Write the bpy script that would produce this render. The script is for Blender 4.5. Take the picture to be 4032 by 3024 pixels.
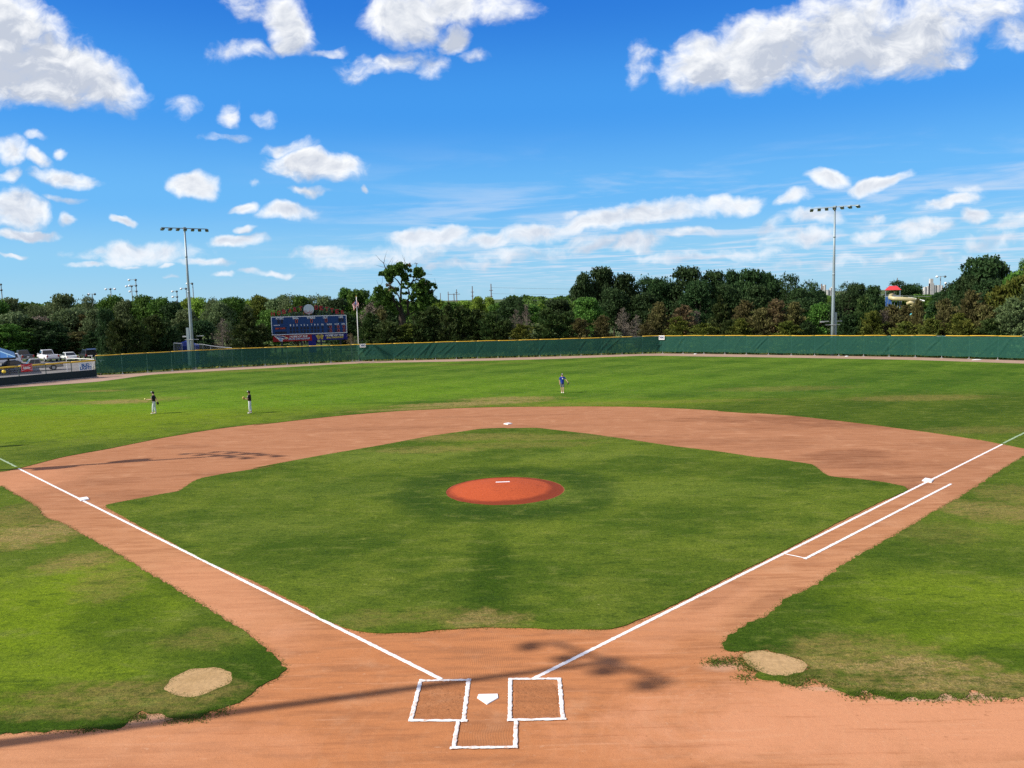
import bpy, bmesh, math, random
import numpy as np
from mathutils import Vector, Matrix
random.seed(7); RN = np.random.default_rng(7)
for o in list(bpy.data.objects): bpy.data.objects.remove(o)
S = bpy.context.scene; C = S.collection
R_ = math.radians; PI = math.pi

# ------------------------------------------------------------------ camera
K = 4032/2212
FPX, CAM, YAW, PITCH, ROLL = 3187.26, (0.869, -16.553, 8.656), -0.01022, -0.10553, -0.02451
_cy,_sy,_cp,_sp = math.cos(YAW),math.sin(YAW),math.cos(PITCH),math.sin(PITCH)
_f = Vector((_sy*_cp,_cy*_cp,_sp)); _r0 = Vector((_cy,-_sy,0)); _u0 = _r0.cross(_f)
_r = math.cos(ROLL)*_r0+math.sin(ROLL)*_u0; _u = -math.sin(ROLL)*_r0+math.cos(ROLL)*_u0
CP = Vector(CAM)
cd = bpy.data.cameras.new('camera'); cam = bpy.data.objects.new('camera', cd); C.objects.link(cam)
cam.matrix_world = Matrix((( _r.x,_u.x,-_f.x,CP.x),(_r.y,_u.y,-_f.y,CP.y),(_r.z,_u.z,-_f.z,CP.z),(0,0,0,1)))
cd.sensor_width = 36; cd.lens = FPX/4032*36; cd.clip_end = 20000; cd.clip_start = .1
S.camera = cam
def ray(px, py):
    return (_r*((px*K-2016)/FPX) - _u*((py*K-1512)/FPX) + _f)
def G(px, py, z=0.0):                     # point of the ground seen at a place of the photo
    d = ray(px, py); t = (z-CP.z)/d.z; p = CP+d*t; return (p.x, p.y)
def at(px, py, D):                        # point at horizontal distance D from the camera
    d = ray(px, py); t = D/math.hypot(d.x, d.y); return CP+d*t
def rng(x, y): return math.hypot(x-CP.x, y-CP.y)

# ------------------------------------------------------------------ sun, sky, exposure
SUN_EL, SUN_AZ = R_(37.0), R_(256.0)      # azimuth clockwise from +Y
sd = bpy.data.lights.new('sun','SUN'); sd.energy = 4.6; sd.angle = R_(0.55); sd.color = (1.0,.92,.80)
sun = bpy.data.objects.new('sun', sd); C.objects.link(sun)
to_sun = Vector((math.sin(SUN_AZ)*math.cos(SUN_EL), math.cos(SUN_AZ)*math.cos(SUN_EL), math.sin(SUN_EL)))
sun.rotation_euler = to_sun.to_track_quat('Z','Y').to_euler(); sun.location = (-60,-20,60)
S.view_settings.view_transform = 'Standard'; S.view_settings.look = 'None'
S.view_settings.exposure = 0.45; S.view_settings.gamma = 1.0; S.view_settings.use_curve_mapping = False
S.cycles.max_bounces = 4; S.cycles.diffuse_bounces = 2; S.cycles.glossy_bounces = 2; S.cycles.transmission_bounces = 2; S.cycles.transparent_max_bounces = 10
S.cycles.caustics_reflective = False; S.cycles.caustics_refractive = False; S.cycles.adaptive_threshold = .01; S.cycles.use_denoising = False

class NT:                                  # small helper for node trees
    def __init__(s, nt): s.nt = nt
    def n(s, t, **kw):
        nd = s.nt.nodes.new(t)
        for k, v in kw.items():
            if k.startswith('i_'):
                nd.inputs[int(k[2:]) if k[2:].isdigit() else k[2:].replace('_',' ')].default_value = v
            else: setattr(nd, k, v)
        return nd
    def l(s, a, b): s.nt.links.new(a, b)
    def val(s, sock, v):
        if hasattr(v, 'is_output') or hasattr(v,'links'): s.l(v, sock)
        else: sock.default_value = v
    def math(s, op, a, b=None, c=None, clamp=False):
        nd = s.n('ShaderNodeMath', operation=op); nd.use_clamp = clamp
        s.val(nd.inputs[0], a)
        if b is not None: s.val(nd.inputs[1], b)
        if c is not None: s.val(nd.inputs[2], c)
        return nd.outputs[0]
    def vmath(s, op, a, b=None):
        nd = s.n('ShaderNodeVectorMath', operation=op); s.val(nd.inputs[0], a)
        if b is not None: s.val(nd.inputs[1], b)
        return nd.outputs[0]
    def mr(s, v, a, b, c=0.0, d=1.0, kind='SMOOTHSTEP'):
        nd = s.n('ShaderNodeMapRange', interpolation_type=kind); s.val(nd.inputs[0], v)
        for i, x in enumerate((a,b,c,d)): s.val(nd.inputs[i+1], x)
        return nd.outputs[0]
    def mix(s, f, a, b, blend='MIX'):
        nd = s.n('ShaderNodeMix', data_type='RGBA', blend_type=blend); s.val(nd.inputs[0], f)
        for i, x in ((6,a),(7,b)):
            if isinstance(x, tuple): nd.inputs[i].default_value = x if len(x)==4 else (*x,1)
            else: s.l(x, nd.inputs[i])
        return nd.outputs[2]
    def noise(s, vec, scale, detail=3, rough=.55, dist=0.0, dim='3D'):
        nd = s.n('ShaderNodeTexNoise', noise_dimensions=dim); s.l(vec, nd.inputs['Vector'])
        nd.inputs['Scale'].default_value = scale; nd.inputs['Detail'].default_value = detail
        nd.inputs['Roughness'].default_value = rough; nd.inputs['Distortion'].default_value = dist
        return nd.outputs['Fac']
    def mapping(s, vec, loc=(0,0,0), rot=(0,0,0), scale=(1,1,1), kind='POINT'):
        nd = s.n('ShaderNodeMapping', vector_type=kind); s.l(vec, nd.inputs[0])
        nd.inputs[1].default_value = loc; nd.inputs[2].default_value = rot; nd.inputs[3].default_value = scale
        return nd.outputs[0]
    def ell(s, vec, cx, cy, rx, ry, rot=0.0):   # squared distance from an ellipse's centre in its radii
        m = s.mapping(vec, (cx,cy,0), (0,0,rot), (rx,ry,1), 'TEXTURE')
        nd = s.n('ShaderNodeVectorMath', operation='DOT_PRODUCT'); s.l(m, nd.inputs[0]); s.l(m, nd.inputs[1])
        return nd.outputs['Value']

# clouds: centre, radii (in photo units), tilt, weight  -> stored as directions in the sky
BLOBS = [(60,110,165,85,-25,1),(205,170,105,58,-20,1),(10,50,110,70,-25,1),(90,195,165,42,-3,1),(20,150,150,80,0,1),
 (575,10,95,35,-15,.5),(620,50,72,40,-35,1),(628,85,30,22,0,.8),(515,115,52,17,8,.38),
 (880,40,88,52,0,1),(975,75,42,28,0,.9),(960,15,90,40,0,.9),(1030,110,32,16,0,.6),(860,130,62,20,20,.45),(930,140,34,26,0,.45),(710,106,36,9,5,.5),(775,150,45,22,0,.33),(1085,20,60,28,0,.55),
 (495,243,24,22,0,.45),(575,250,18,13,-30,.38),(392,228,24,18,0,.3),(625,315,55,12,0,.5),(480,303,48,8,5,.36),
 (685,360,97,33,-3,1.0),(650,345,50,25,0,.9),(418,398,53,25,0,1.05),(675,416,42,9,0,.65),(785,404,9,9,0,.7),(551,403,14,8,0,.5),
 (513,451,29,10,3,.9),(618,458,63,16,3,.9),(22,330,34,28,0,.8),(82,345,28,12,-15,.6),(130,332,12,10,0,.5),(70,300,20,8,0,.5),(132,385,66,17,-9,.85),(40,448,62,38,-10,1),(15,380,26,14,20,.6),(135,430,48,8,-8,.6),
 (150,474,20,13,0,.8),(268,478,23,9,0,.85),(65,504,70,13,0,.9),(22,557,22,5,0,.7),(525,493,17,7,0,.7),(505,520,64,14,0,.9),
 (300,548,125,20,0,.7),(215,540,22,10,0,.7),(190,572,42,7,0,.7),(265,566,50,9,0,.6),(455,566,64,8,0,.7),(366,575,16,5,0,.7),(286,577,20,4,0,.6),(550,584,22,6,0,.7),(600,585,40,6,0,.6),(490,590,25,5,0,.5),(380,598,14,4,0,.5),
 (700,545,72,15,0,.75),(820,555,130,22,5,.6),(920,520,100,20,3,.9),(1060,522,90,15,5,.8),(1150,505,85,20,8,.9),(1250,490,70,16,8,.8),(1400,465,165,27,8,.95),(1320,480,110,18,6,.9),(1590,437,62,20,5,.85),(1715,433,32,14,15,.85),(1225,465,24,8,0,.6),
 (1150,545,120,17,8,.6),(1280,535,52,12,10,.65),(1370,530,55,15,5,.6),(1000,575,90,8,3,.35),
 (1530,140,92,58,10,1),(1660,110,150,76,14,1),(1830,85,170,98,10,1),(1985,80,110,85,15,1),(2100,20,110,50,10,.75),(2030,125,75,35,15,.8),(1385,140,30,38,-20,.45),(2190,70,45,35,0,.5),
 (1785,387,42,19,0,.9),(1895,392,58,16,16,.9),(2050,437,75,14,12,.85),(2100,410,40,10,0,.5),(1760,470,60,15,3,.75),(1885,470,30,9,0,.5),(2110,468,28,16,10,.85),(2175,488,48,20,8,.65),(1880,505,50,16,12,.75),(1720,513,90,18,5,.7),(1990,502,60,20,8,.6),(2160,520,70,16,4,.6),(1670,490,28,12,20,.5),
 (1500,556,100,10,3,.6),(1620,545,80,10,2,.4),(1480,508,50,8,5,.4),(1900,560,200,8,2,.3)]
def sky_uv(px, py):
    d = ray(px, py); return d.x/d.y, d.z/d.y
world = bpy.data.worlds.new('World'); S.world = world; world.use_nodes = True
wt = world.node_tree; wt.nodes.clear(); W = NT(wt)
grp = bpy.data.node_groups.new('cloud_field','ShaderNodeTree')
grp.interface.new_socket('p', in_out='INPUT', socket_type='NodeSocketVector')
grp.interface.new_socket('f', in_out='OUTPUT', socket_type='NodeSocketFloat')
g = NT(grp); gi = g.n('NodeGroupInput'); go = g.n('NodeGroupOutput')
acc = None
for (cx,cy,rx,ry,rot,w) in BLOBS:
    u0,v0 = sky_uv(cx,cy); u1,_ = sky_uv(cx+1,cy); _,v1 = sky_uv(cx,cy-1)
    if acc is None: pv = gi.outputs[0]
    else:                              # chained, so that the nodes run one after another
        ma = g.n('ShaderNodeVectorMath', operation='MULTIPLY_ADD'); g.l(acc, ma.inputs[0]); ma.inputs[1].default_value = (1e-6,)*3; g.l(gi.outputs[0], ma.inputs[2]); pv = ma.outputs[0]
    d2 = g.ell(pv, u0, v0, rx*(u1-u0)*1.12, ry*(v1-v0)*1.15, R_(rot)-.0245)
    f = g.math('MULTIPLY', g.math('SUBTRACT', 1.0, d2), w if w<.9 else w*1.15)
    acc = f if acc is None else g.math('SMOOTH_MAX', acc, f, .12)
g.l(acc, go.inputs[0])
tc = W.n('ShaderNodeTexCoord'); sep = W.n('ShaderNodeSeparateXYZ'); W.l(tc.outputs['Generated'], sep.inputs[0])
yy = W.math('MAXIMUM', sep.outputs[1], .06)
uv = W.n('ShaderNodeCombineXYZ'); W.l(W.math('DIVIDE', sep.outputs[0], yy), uv.inputs[0]); W.l(W.math('DIVIDE', sep.outputs[2], yy), uv.inputs[1])
warpn = W.n('ShaderNodeTexNoise', noise_dimensions='2D'); W.l(uv.outputs[0], warpn.inputs['Vector']); warpn.inputs['Scale'].default_value = 14; warpn.inputs['Detail'].default_value = 4
wv = W.vmath('SUBTRACT', warpn.outputs['Color'], (.5,.5,.5)); wsc = W.n('ShaderNodeVectorMath', operation='SCALE'); W.l(wv, wsc.inputs[0]); wsc.inputs['Scale'].default_value = .035
p = W.vmath('ADD', uv.outputs[0], wsc.outputs[0])
def field(off):
    q = W.vmath('ADD', p, (off[0], off[1], 0)) if off else p
    gn = W.n('ShaderNodeGroup'); gn.node_tree = grp; W.l(q, gn.inputs[0])
    st = W.mapping(q, scale=(1,1.5,1))
    n1 = W.noise(st, 16, 8, .57, .15, '2D'); n2 = W.noise(st, 60, 6, .60, 0, '2D')
    nn = W.math('ADD', W.math('MULTIPLY', n1, .7), W.math('MULTIPLY', n2, .3))
    n = W.math('MULTIPLY', W.math('SUBTRACT', nn, .5), 2.5)
    cl = W.math('MAXIMUM', gn.outputs[0], -1.2)
    return W.math('ADD', cl, n), gn.outputs[0]
dens, base = field(None); dens2, base2 = field((-.012,.030))
alpha = W.mr(dens, -.30, .95)
alpha = W.math('MULTIPLY', alpha, W.mr(sep.outputs[1], .02, .12))
# unseen rear and overhead cloud, added to neutralise the ambient light; low streaks to the right, laid in a flat layer
zz = W.math('MAXIMUM', sep.outputs[2], .012)
fl = W.n('ShaderNodeCombineXYZ'); W.l(W.math('DIVIDE', sep.outputs[0], zz), fl.inputs[0]); W.l(W.math('DIVIDE', sep.outputs[1], zz), fl.inputs[1])
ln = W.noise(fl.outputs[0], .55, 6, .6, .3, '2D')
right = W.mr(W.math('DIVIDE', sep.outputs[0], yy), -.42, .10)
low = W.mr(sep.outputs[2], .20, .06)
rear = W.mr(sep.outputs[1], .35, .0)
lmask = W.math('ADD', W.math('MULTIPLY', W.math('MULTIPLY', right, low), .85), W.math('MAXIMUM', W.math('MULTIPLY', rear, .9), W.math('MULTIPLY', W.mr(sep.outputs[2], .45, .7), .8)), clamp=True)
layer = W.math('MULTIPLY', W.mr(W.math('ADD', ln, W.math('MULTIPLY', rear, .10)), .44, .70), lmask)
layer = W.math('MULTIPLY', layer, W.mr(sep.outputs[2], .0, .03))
sky = W.n('ShaderNodeTexSky', sky_type='NISHITA'); sky.sun_disc = False; sky.sun_elevation = SUN_EL; sky.sun_rotation = SUN_AZ
sky.air_density = 1.0; sky.dust_density = .6; sky.ozone_density = 2.2; sky.altitude = 400
el = sep.outputs[2]
cr = W.n('ShaderNodeValToRGB'); W.l(el, cr.inputs[0]); cr.color_ramp.interpolation = 'EASE'
GR = [(0,(2.9,4.9,6.4)),(.05,(2.1,4.5,6.7)),(.12,(1.05,3.55,6.9)),(.22,(.38,2.40,6.5)),(.34,(.12,1.40,5.4)),(1,(.12,.85,3.4))]
for i,(pos,c) in enumerate(GR):
    e = cr.color_ramp.elements[i] if i<2 else cr.color_ramp.elements.new(pos)
    if i==1: e.position = .05
    e.color = (*[x/10 for x in c],1)
for i,(pos,c) in enumerate(GR): cr.color_ramp.elements[i].position = pos; cr.color_ramp.elements[i].color = (*[x/10 for x in c],1)
grad = W.vmath('MULTIPLY', cr.outputs[0], (10,10,10))
skyc = W.mix(.86, W.mix(1.0, sky.outputs[0], (.50,.85,1.1), 'MULTIPLY'), grad)
# cloud light: white towards the sun, grey where more cloud lies above
sh = W.math('SUBTRACT', dens2, dens)
lit = W.mr(sh, .95, -.95)
thick = W.mr(base, .30, 1.10)
rq = W.mapping(p, scale=(1,1.6,1)); r1 = W.noise(rq, 26, 6, .6, .3, '2D'); r2 = W.noise(W.vmath('ADD', rq, (-.006,.016,0)), 26, 6, .6, .3, '2D')
relief = W.math('MULTIPLY', W.math('SUBTRACT', r1, r2), 1.5)
lit = W.math('ADD', W.math('MULTIPLY', lit, .9), W.math('ADD', relief, .16))
lit = W.math('SUBTRACT', lit, W.math('MULTIPLY', thick, .60), clamp=True)
ccol = W.mix(lit, (4.1,4.5,5.3), (7.5,7.6,7.7))
hz = W.mr(el, .02, .18)
ccol = W.mix(hz, W.mix(.40, ccol, (4.6,5.5,6.7)), ccol)
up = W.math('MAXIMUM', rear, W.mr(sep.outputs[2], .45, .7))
c1 = W.mix(W.math('MULTIPLY', layer, W.math('ADD', .8, W.math('MULTIPLY', up, .2))), skyc, W.mix(up, (5.2,5.8,6.8), (6.6,6.0,5.4)))  # unseen added cloud is toned warm to make the ambient light less blue
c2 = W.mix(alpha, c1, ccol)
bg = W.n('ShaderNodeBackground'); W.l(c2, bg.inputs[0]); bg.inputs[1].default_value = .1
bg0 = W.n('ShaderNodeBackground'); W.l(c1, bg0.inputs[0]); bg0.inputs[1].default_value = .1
ub = W.math('DIVIDE', sep.outputs[0], yy); vb = W.math('DIVIDE', zz, yy)      # the part of the sky that holds the large clouds
reg = W.math('MULTIPLY', W.math('LESS_THAN', W.math('ABSOLUTE', ub), 1.0), W.math('LESS_THAN', vb, .62))
reg = W.math('MULTIPLY', reg, W.math('GREATER_THAN', sep.outputs[1], .06))
reg = W.math('MULTIPLY', reg, W.math('GREATER_THAN', sep.outputs[2], .0))
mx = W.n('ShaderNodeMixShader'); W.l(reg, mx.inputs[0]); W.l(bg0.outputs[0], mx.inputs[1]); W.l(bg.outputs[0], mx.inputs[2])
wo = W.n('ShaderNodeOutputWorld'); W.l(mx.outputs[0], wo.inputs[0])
world.cycles.sampling_method = 'MANUAL'; world.cycles.sample_map_resolution = 512

# ------------------------------------------------------------------ object helpers
def link(name, mesh, mat=None, parent=None):
    o = bpy.data.objects.new(name, mesh); C.objects.link(o)
    if mat:
        for m in (mat if isinstance(mat,(list,tuple)) else [mat]): mesh.materials.append(m)
    if parent: o.parent = parent
    return o
def tag(o, label=None, cat=None, group=None, kind=None):
    for k,v in (('label',label),('category',cat),('group',group),('kind',kind)):
        if v: o[k] = v
    return o
def empty(name, loc, rz, label, cat, group=None):
    o = bpy.data.objects.new(name, None); C.objects.link(o); o.location = loc; o.rotation_euler = (0,0,rz)
    return tag(o, label, cat, group)
def copy_tree(o, parent=None):
    c = o.copy(); C.objects.link(c)
    if parent: c.parent = parent
    for ch in list(o.children): copy_tree(ch, c)
    return c
class MB:                                  # collects shapes into one mesh
    def __init__(s): s.v=[]; s.f=[]; s.m=[]; s.mi=0
    def add(s, vs, fs):
        b=len(s.v); s.v += [tuple(x) for x in vs]; s.f += [[b+i for i in f] for f in fs]; s.m += [s.mi]*len(fs)
    def box(s, c, d, rz=0.0, M=None):
        x,y,z = (k/2 for k in d); vs=[Vector((a*x,b*y,e*z)) for e in (-1,1) for b in (-1,1) for a in (-1,1)]
        rot = Matrix.Rotation(rz,3,'Z') if M is None else M
        s.add([rot@v+Vector(c) for v in vs], [(0,2,3,1),(4,5,7,6),(0,1,5,4),(2,6,7,3),(0,4,6,2),(1,3,7,5)])
    def tube(s, pts, rs, n=6, cap=True):
        pts=[Vector(p) for p in pts]
        if not isinstance(rs,(list,tuple)): rs=[rs]*len(pts)
        rings=[]
        for i,p in enumerate(pts):
            t=(pts[min(i+1,len(pts)-1)]-pts[max(i-1,0)]).normalized()
            a=t.cross(Vector((0,0,1))) if abs(t.z)<.95 else t.cross(Vector((1,0,0))); a.normalize(); b=t.cross(a)
            rings.append([p+(a*math.cos(2*PI*k/n)+b*math.sin(2*PI*k/n))*rs[i] for k in range(n)])
        fs=[]
        for i in range(len(pts)-1):
            for k in range(n): fs.append((i*n+k,i*n+(k+1)%n,(i+1)*n+(k+1)%n,(i+1)*n+k))
        if cap: fs.append(tuple(range(n))[::-1]); fs.append(tuple((len(pts)-1)*n+k for k in range(n)))
        s.add([v for r in rings for v in r], fs)
    def ball(s, c, r, nu=8, nv=6, sc=(1,1,1)):
        vs=[];fs=[]
        for j in range(nv+1):
            th=PI*j/nv
            for i in range(nu):
                ph=2*PI*i/nu; vs.append((c[0]+r*sc[0]*math.sin(th)*math.cos(ph),c[1]+r*sc[1]*math.sin(th)*math.sin(ph),c[2]+r*sc[2]*math.cos(th)))
        for j in range(nv):
            for i in range(nu): fs.append((j*nu+i,j*nu+(i+1)%nu,(j+1)*nu+(i+1)%nu,(j+1)*nu+i))
        s.add(vs,fs)
    def quad(s, a,b,c,d): s.add([a,b,c,d],[(0,1,2,3)])
    def build(s, name, mat, parent=None, smooth=False):
        me=bpy.data.meshes.new(name); me.from_pydata(s.v,[],s.f)
        o=link(name,me,mat,parent)
        if any(s.m): me.polygons.foreach_set('material_index', s.m)
        if smooth: me.polygons.foreach_set('use_smooth',[True]*len(s.f))
        me.update(); return o
def mat(name, col, rough=.6, spec=.3, metal=0.0, var=.12, scale=4.0, emis=None):
    m=bpy.data.materials.new(name); m.use_nodes=True; t=NT(m.node_tree); b=m.node_tree.nodes['Principled BSDF']
    b.inputs['Roughness'].default_value=rough; b.inputs['Specular IOR Level'].default_value=spec; b.inputs['Metallic'].default_value=metal
    tcn=t.n('ShaderNodeTexCoord'); nz=t.noise(tcn.outputs['Object'],scale,4,.6)
    f=t.mr(nz,.25,.75,1-var,1+var,'LINEAR'); vm=t.n('ShaderNodeVectorMath',operation='SCALE'); vm.inputs[0].default_value=col; t.l(f,vm.inputs['Scale'])
    t.l(vm.outputs[0],b.inputs['Base Color'])
    if emis: b.inputs['Emission Color'].default_value=(*emis[0],1); b.inputs['Emission Strength'].default_value=emis[1]
    return m
def text_mesh(txt, size, depth=.01, bold=0.0, shear=0.0, align='CENTER', sx=1.0):
    cu=bpy.data.curves.new('t','FONT'); cu.body=txt; cu.size=size; cu.extrude=depth; cu.align_x=align; cu.align_y='CENTER'; cu.offset=bold; cu.shear=shear; cu.resolution_u=3
    to=bpy.data.objects.new('t',cu); C.objects.link(to)
    me=bpy.data.meshes.new_from_object(to); bpy.data.objects.remove(to); bpy.data.curves.remove(cu)
    if sx!=1.0: me.transform(Matrix.Diagonal((sx,1,1,1)))
    return me

# ------------------------------------------------------------------ ground outlines, traced on the plan of the field
def cA(l): return [(x/1.8433/K, (1500+y/1.8433)/K) for x,y in l]
def cB(l,ox=1000): return [((ox+x/1.8433)/K,(1500+y/1.8433)/K) for x,y in l]
def c6(l): return [((1500+x/1.8433)/K,(2300+y/1.8433)/K) for x,y in l]
def c7(l): return [((2600+x/1.5447)/K,(2300+y/1.5447)/K) for x,y in l]
def c8(l): return [(x/1.58/K,(2300+y/1.58)/K) for x,y in l]
def P(l): return [G(x,y) for x,y in l]
infield = P(cA([(765,905),(850,885),(1000,857),(1180,822),(1290,802),(1330,780),(1400,733),(1460,708),(1600,680),(1800,648),(2000,615)])
 + cB([(0,635),(500,540),(900,472),(1300,398),(1500,370),(1640,350),(1800,343)])
 + cB([(0,345),(200,342),(340,357),(600,387),(900,430),(1200,475),(1500,510),(1700,540),(2000,585)],2000)
 + cB([(300,557),(660,605),(700,625),(800,692),(1000,713),(1200,738),(1340,768),(1360,795),(1180,875),(870,1025),(480,1228),(200,1365)],2832)
 + c6([(2212,110),(2060,185),(1850,270),(1680,325),(1500,330),(1300,330),(1100,322),(900,318),(700,318),(500,330),(300,348),(0,360)])
 + c8([(2212,290),(2000,215)]) + cB([(390,1650)]) + c8([(1800,95)]) + cB([(0,1455)]) + cA([(1530,1325),(1200,1150),(1000,1045),(850,960)]))
arc = [(-60,40),(-40,30.5),(-33,27.5)] and P([(-420,1890*1.02),(-150,1010)][1:]+cA([(0,660),(250,605),(480,548),(800,490),(1200,410),(1600,345),(2000,300)])
 + cB([(0,322),(500,265),(1000,222),(1500,197)]) + cB([(0,189),(600,185),(1000,190),(1400,208),(1800,238)],2000)
 + cB([(0,219),(500,250),(1000,305),(1500,370),(1900,430),(2060,460),(2212,490)],2832) + [(2245,975)])
foulL = P(cA([(0,760),(100,820),(200,875),(270,920),(300,965),(340,1000),(420,1022),(500,1060),(600,1120),(760,1205),(850,1255),(1000,1350)])
 + c8([(1040,0),(1200,95),(1400,220),(1550,320),(1680,430),(1775,520),(1740,570),(1600,650),(1560,690),(1460,745),(1300,790),(1240,830),(1130,838),(1060,826),(930,800),(870,790),(790,850),(750,895),(550,905),(300,915),(0,930)]))
foulR = P(cB([(2212,545),(2020,665),(1760,835),(1540,960),(1300,1105),(1150,1190),(1000,1270),(850,1370),(700,1480),(560,1545)],2832)
 + c7([(740,110),(640,200),(560,230),(480,275),(420,320),(385,370),(400,405),(480,410),(640,400),(760,430),(870,465),(900,500),(870,540),(780,562),(700,558),(600,532),(585,545),(600,575),(700,590),(800,618),(865,625),(895,575),(930,570),(990,605),(1060,645),(1130,665),(1180,680),(1230,650),(1300,665),(1380,690),(1450,705),(1520,685),(1600,700),(1680,695),(1740,670),(1830,700),(1900,650),(2000,680),(2120,690),(2212,688)]))
wall_foot = P([(0,835),(209,815)]); 
FOOT = [(209,811),(298,806),(439,797),(547,791.5),(768,781),(986,776),(1207,770),(1425,763.5),(1528,764.5),(1687,767),(1825,769),(1969,771.5),(2185,778)]
TOP =  [(204,768),(298,763),(439,755.5),(547,751),(768,744),(986,737.5),(1207,732),(1425,724.8),(1528,724.5),(1687,724.5),(1825,724.5),(1969,724),(2185,725.5)]
track_in = P([(0,839.5),(208,825),(329,809.5),(439,803),(547,797.3),(768,785.5),(986,780.9),(1207,775.3),(1395,768.8),(1528,770.5),(1646,772),(1810,774.8),(1975,777.9),(2212,785.8)])
foot = P(FOOT)
def extend(a, b, d):
    v=Vector((b[0]-a[0],b[1]-a[1])).normalized(); return (b[0]+v.x*d, b[1]+v.y*d)
foot.append(extend(foot[-2],foot[-1],45)); 
track_in = [extend(track_in[1],track_in[0],45)]+track_in+[extend(track_in[-2],track_in[-1],45)]
wall_foot = [extend(wall_foot[1],wall_foot[0],30)]+wall_foot

def smooth_line(pts, closed, step=.25, keep=55):
    "subdivide an outline, rounding soft corners"
    out=[]; n=len(pts)
    for i in range(n if closed else n-1):
        p0=Vector(pts[(i-1)%n] if closed or i>0 else pts[i]); p1=Vector(pts[i]); p2=Vector(pts[(i+1)%n]); p3=Vector(pts[(i+2)%n] if closed or i<n-2 else pts[(i+1)%n])
        L=(p2-p1).length; k=max(1,min(int(L/step),400))
        t1=(p2-p0); t2=(p3-p1)
        t1=t1.normalized()*L*.9 if t1.length>0 else t1; t2=t2.normalized()*L*.9 if t2.length>0 else t2
        for j in range(k):
            t=j/k; h=(2*t**3-3*t*t+1)*p1+(t**3-2*t*t+t)*t1*.8+(-2*t**3+3*t*t)*p2+(t**3-t*t)*t2*.8
            out.append((h.x,h.y))
    if not closed: out.append(tuple(pts[-1]))
    return out
def ragged(pts, amp):
    out=[]; a=np.array(pts); n=len(a)
    ph=RN.uniform(-1,1,n); sm=(ph+np.roll(ph,1)*.7+np.roll(ph,-1)*.7)/1.4
    t=np.roll(a,-1,0)-np.roll(a,1,0); t/= (np.linalg.norm(t,axis=1)[:,None]+1e-9); nrm=np.stack([-t[:,1],t[:,0]],1)
    return [tuple(x) for x in a+nrm*(sm*amp)[:,None]]
def sheet(name, pts, z, m, holes=(), skirt=.0):
    from mathutils.geometry import tessellate_polygon
    loops=[[Vector((x,y,0)) for x,y in pts]]+[[Vector((x,y,0)) for x,y in h] for h in holes]
    tri=tessellate_polygon(loops); flat=[v for l in loops for v in l]
    vs=[(v.x,v.y,z) for v in flat]; fs=[]
    for a,b,c in tri:
        n=(flat[b]-flat[a]).cross(flat[c]-flat[a]).z
        if abs(n)<1e-9: continue
        fs.append((a,b,c) if n>0 else (a,c,b))
    if skirt:
        base=0
        for l in loops:
            n=len(l); o=len(vs); vs+= [(v.x,v.y,z-skirt) for v in l]
            fs+=[(base+i,base+(i+1)%n,o+(i+1)%n,o+i) for i in range(n)]; base+=n
    me=bpy.data.meshes.new(name); me.from_pydata(vs,[],fs); me.update()
    return tag(link(name,me,m),kind='structure')

# ------------------------------------------------------------------ ground materials (all laid out in field metres)
def base_mat(name, rough=.9, spec=.15):
    m=bpy.data.materials.new(name); m.use_nodes=True; t=NT(m.node_tree); b=m.node_tree.nodes['Principled BSDF']
    b.inputs['Roughness'].default_value=rough; b.inputs['Specular IOR Level'].default_value=spec
    g_=t.n('ShaderNodeNewGeometry'); return m,t,b,g_.outputs['Position']
def patches(t, pos, wn, items, soft=.9):
    "sum of soft irregular patches; items (cx,cy,rx,ry,rot,strength) in metres"
    acc=None
    items=[i for i in items if PSEL is None or PSEL(i[0],i[1],max(i[2],i[3])*1.35)]
    if not items: return 0.0
    for (cx,cy,rx,ry,rot,w) in items:
        q=pos
        if acc is not None:
            ma=t.n('ShaderNodeVectorMath',operation='MULTIPLY_ADD'); t.l(acc,ma.inputs[0]); ma.inputs[1].default_value=(1e-6,)*3; t.l(pos,ma.inputs[2]); q=ma.outputs[0]
        d=t.ell(q,cx,cy,rx,ry,rot); d=t.math('ADD',d,wn); f=t.mr(d,1.0+soft*.35,1.0-soft,0,w)
        acc=f if acc is None else t.math('MAXIMUM',acc,f)
    return acc
def E_(px,py,rx,ry,w,rot=0.0):           # patch seen at a place of the photo; radii in metres across / away
    x,y=G(px,py); return (x,y,rx,ry,rot,w)
def bump(t,b,h,strength,dist):
    bn=t.n('ShaderNodeBump'); bn.inputs['Strength'].default_value=strength; bn.inputs['Distance'].default_value=dist; t.l(h,bn.inputs['Height']); t.l(bn.outputs[0],b.inputs['Normal'])

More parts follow.
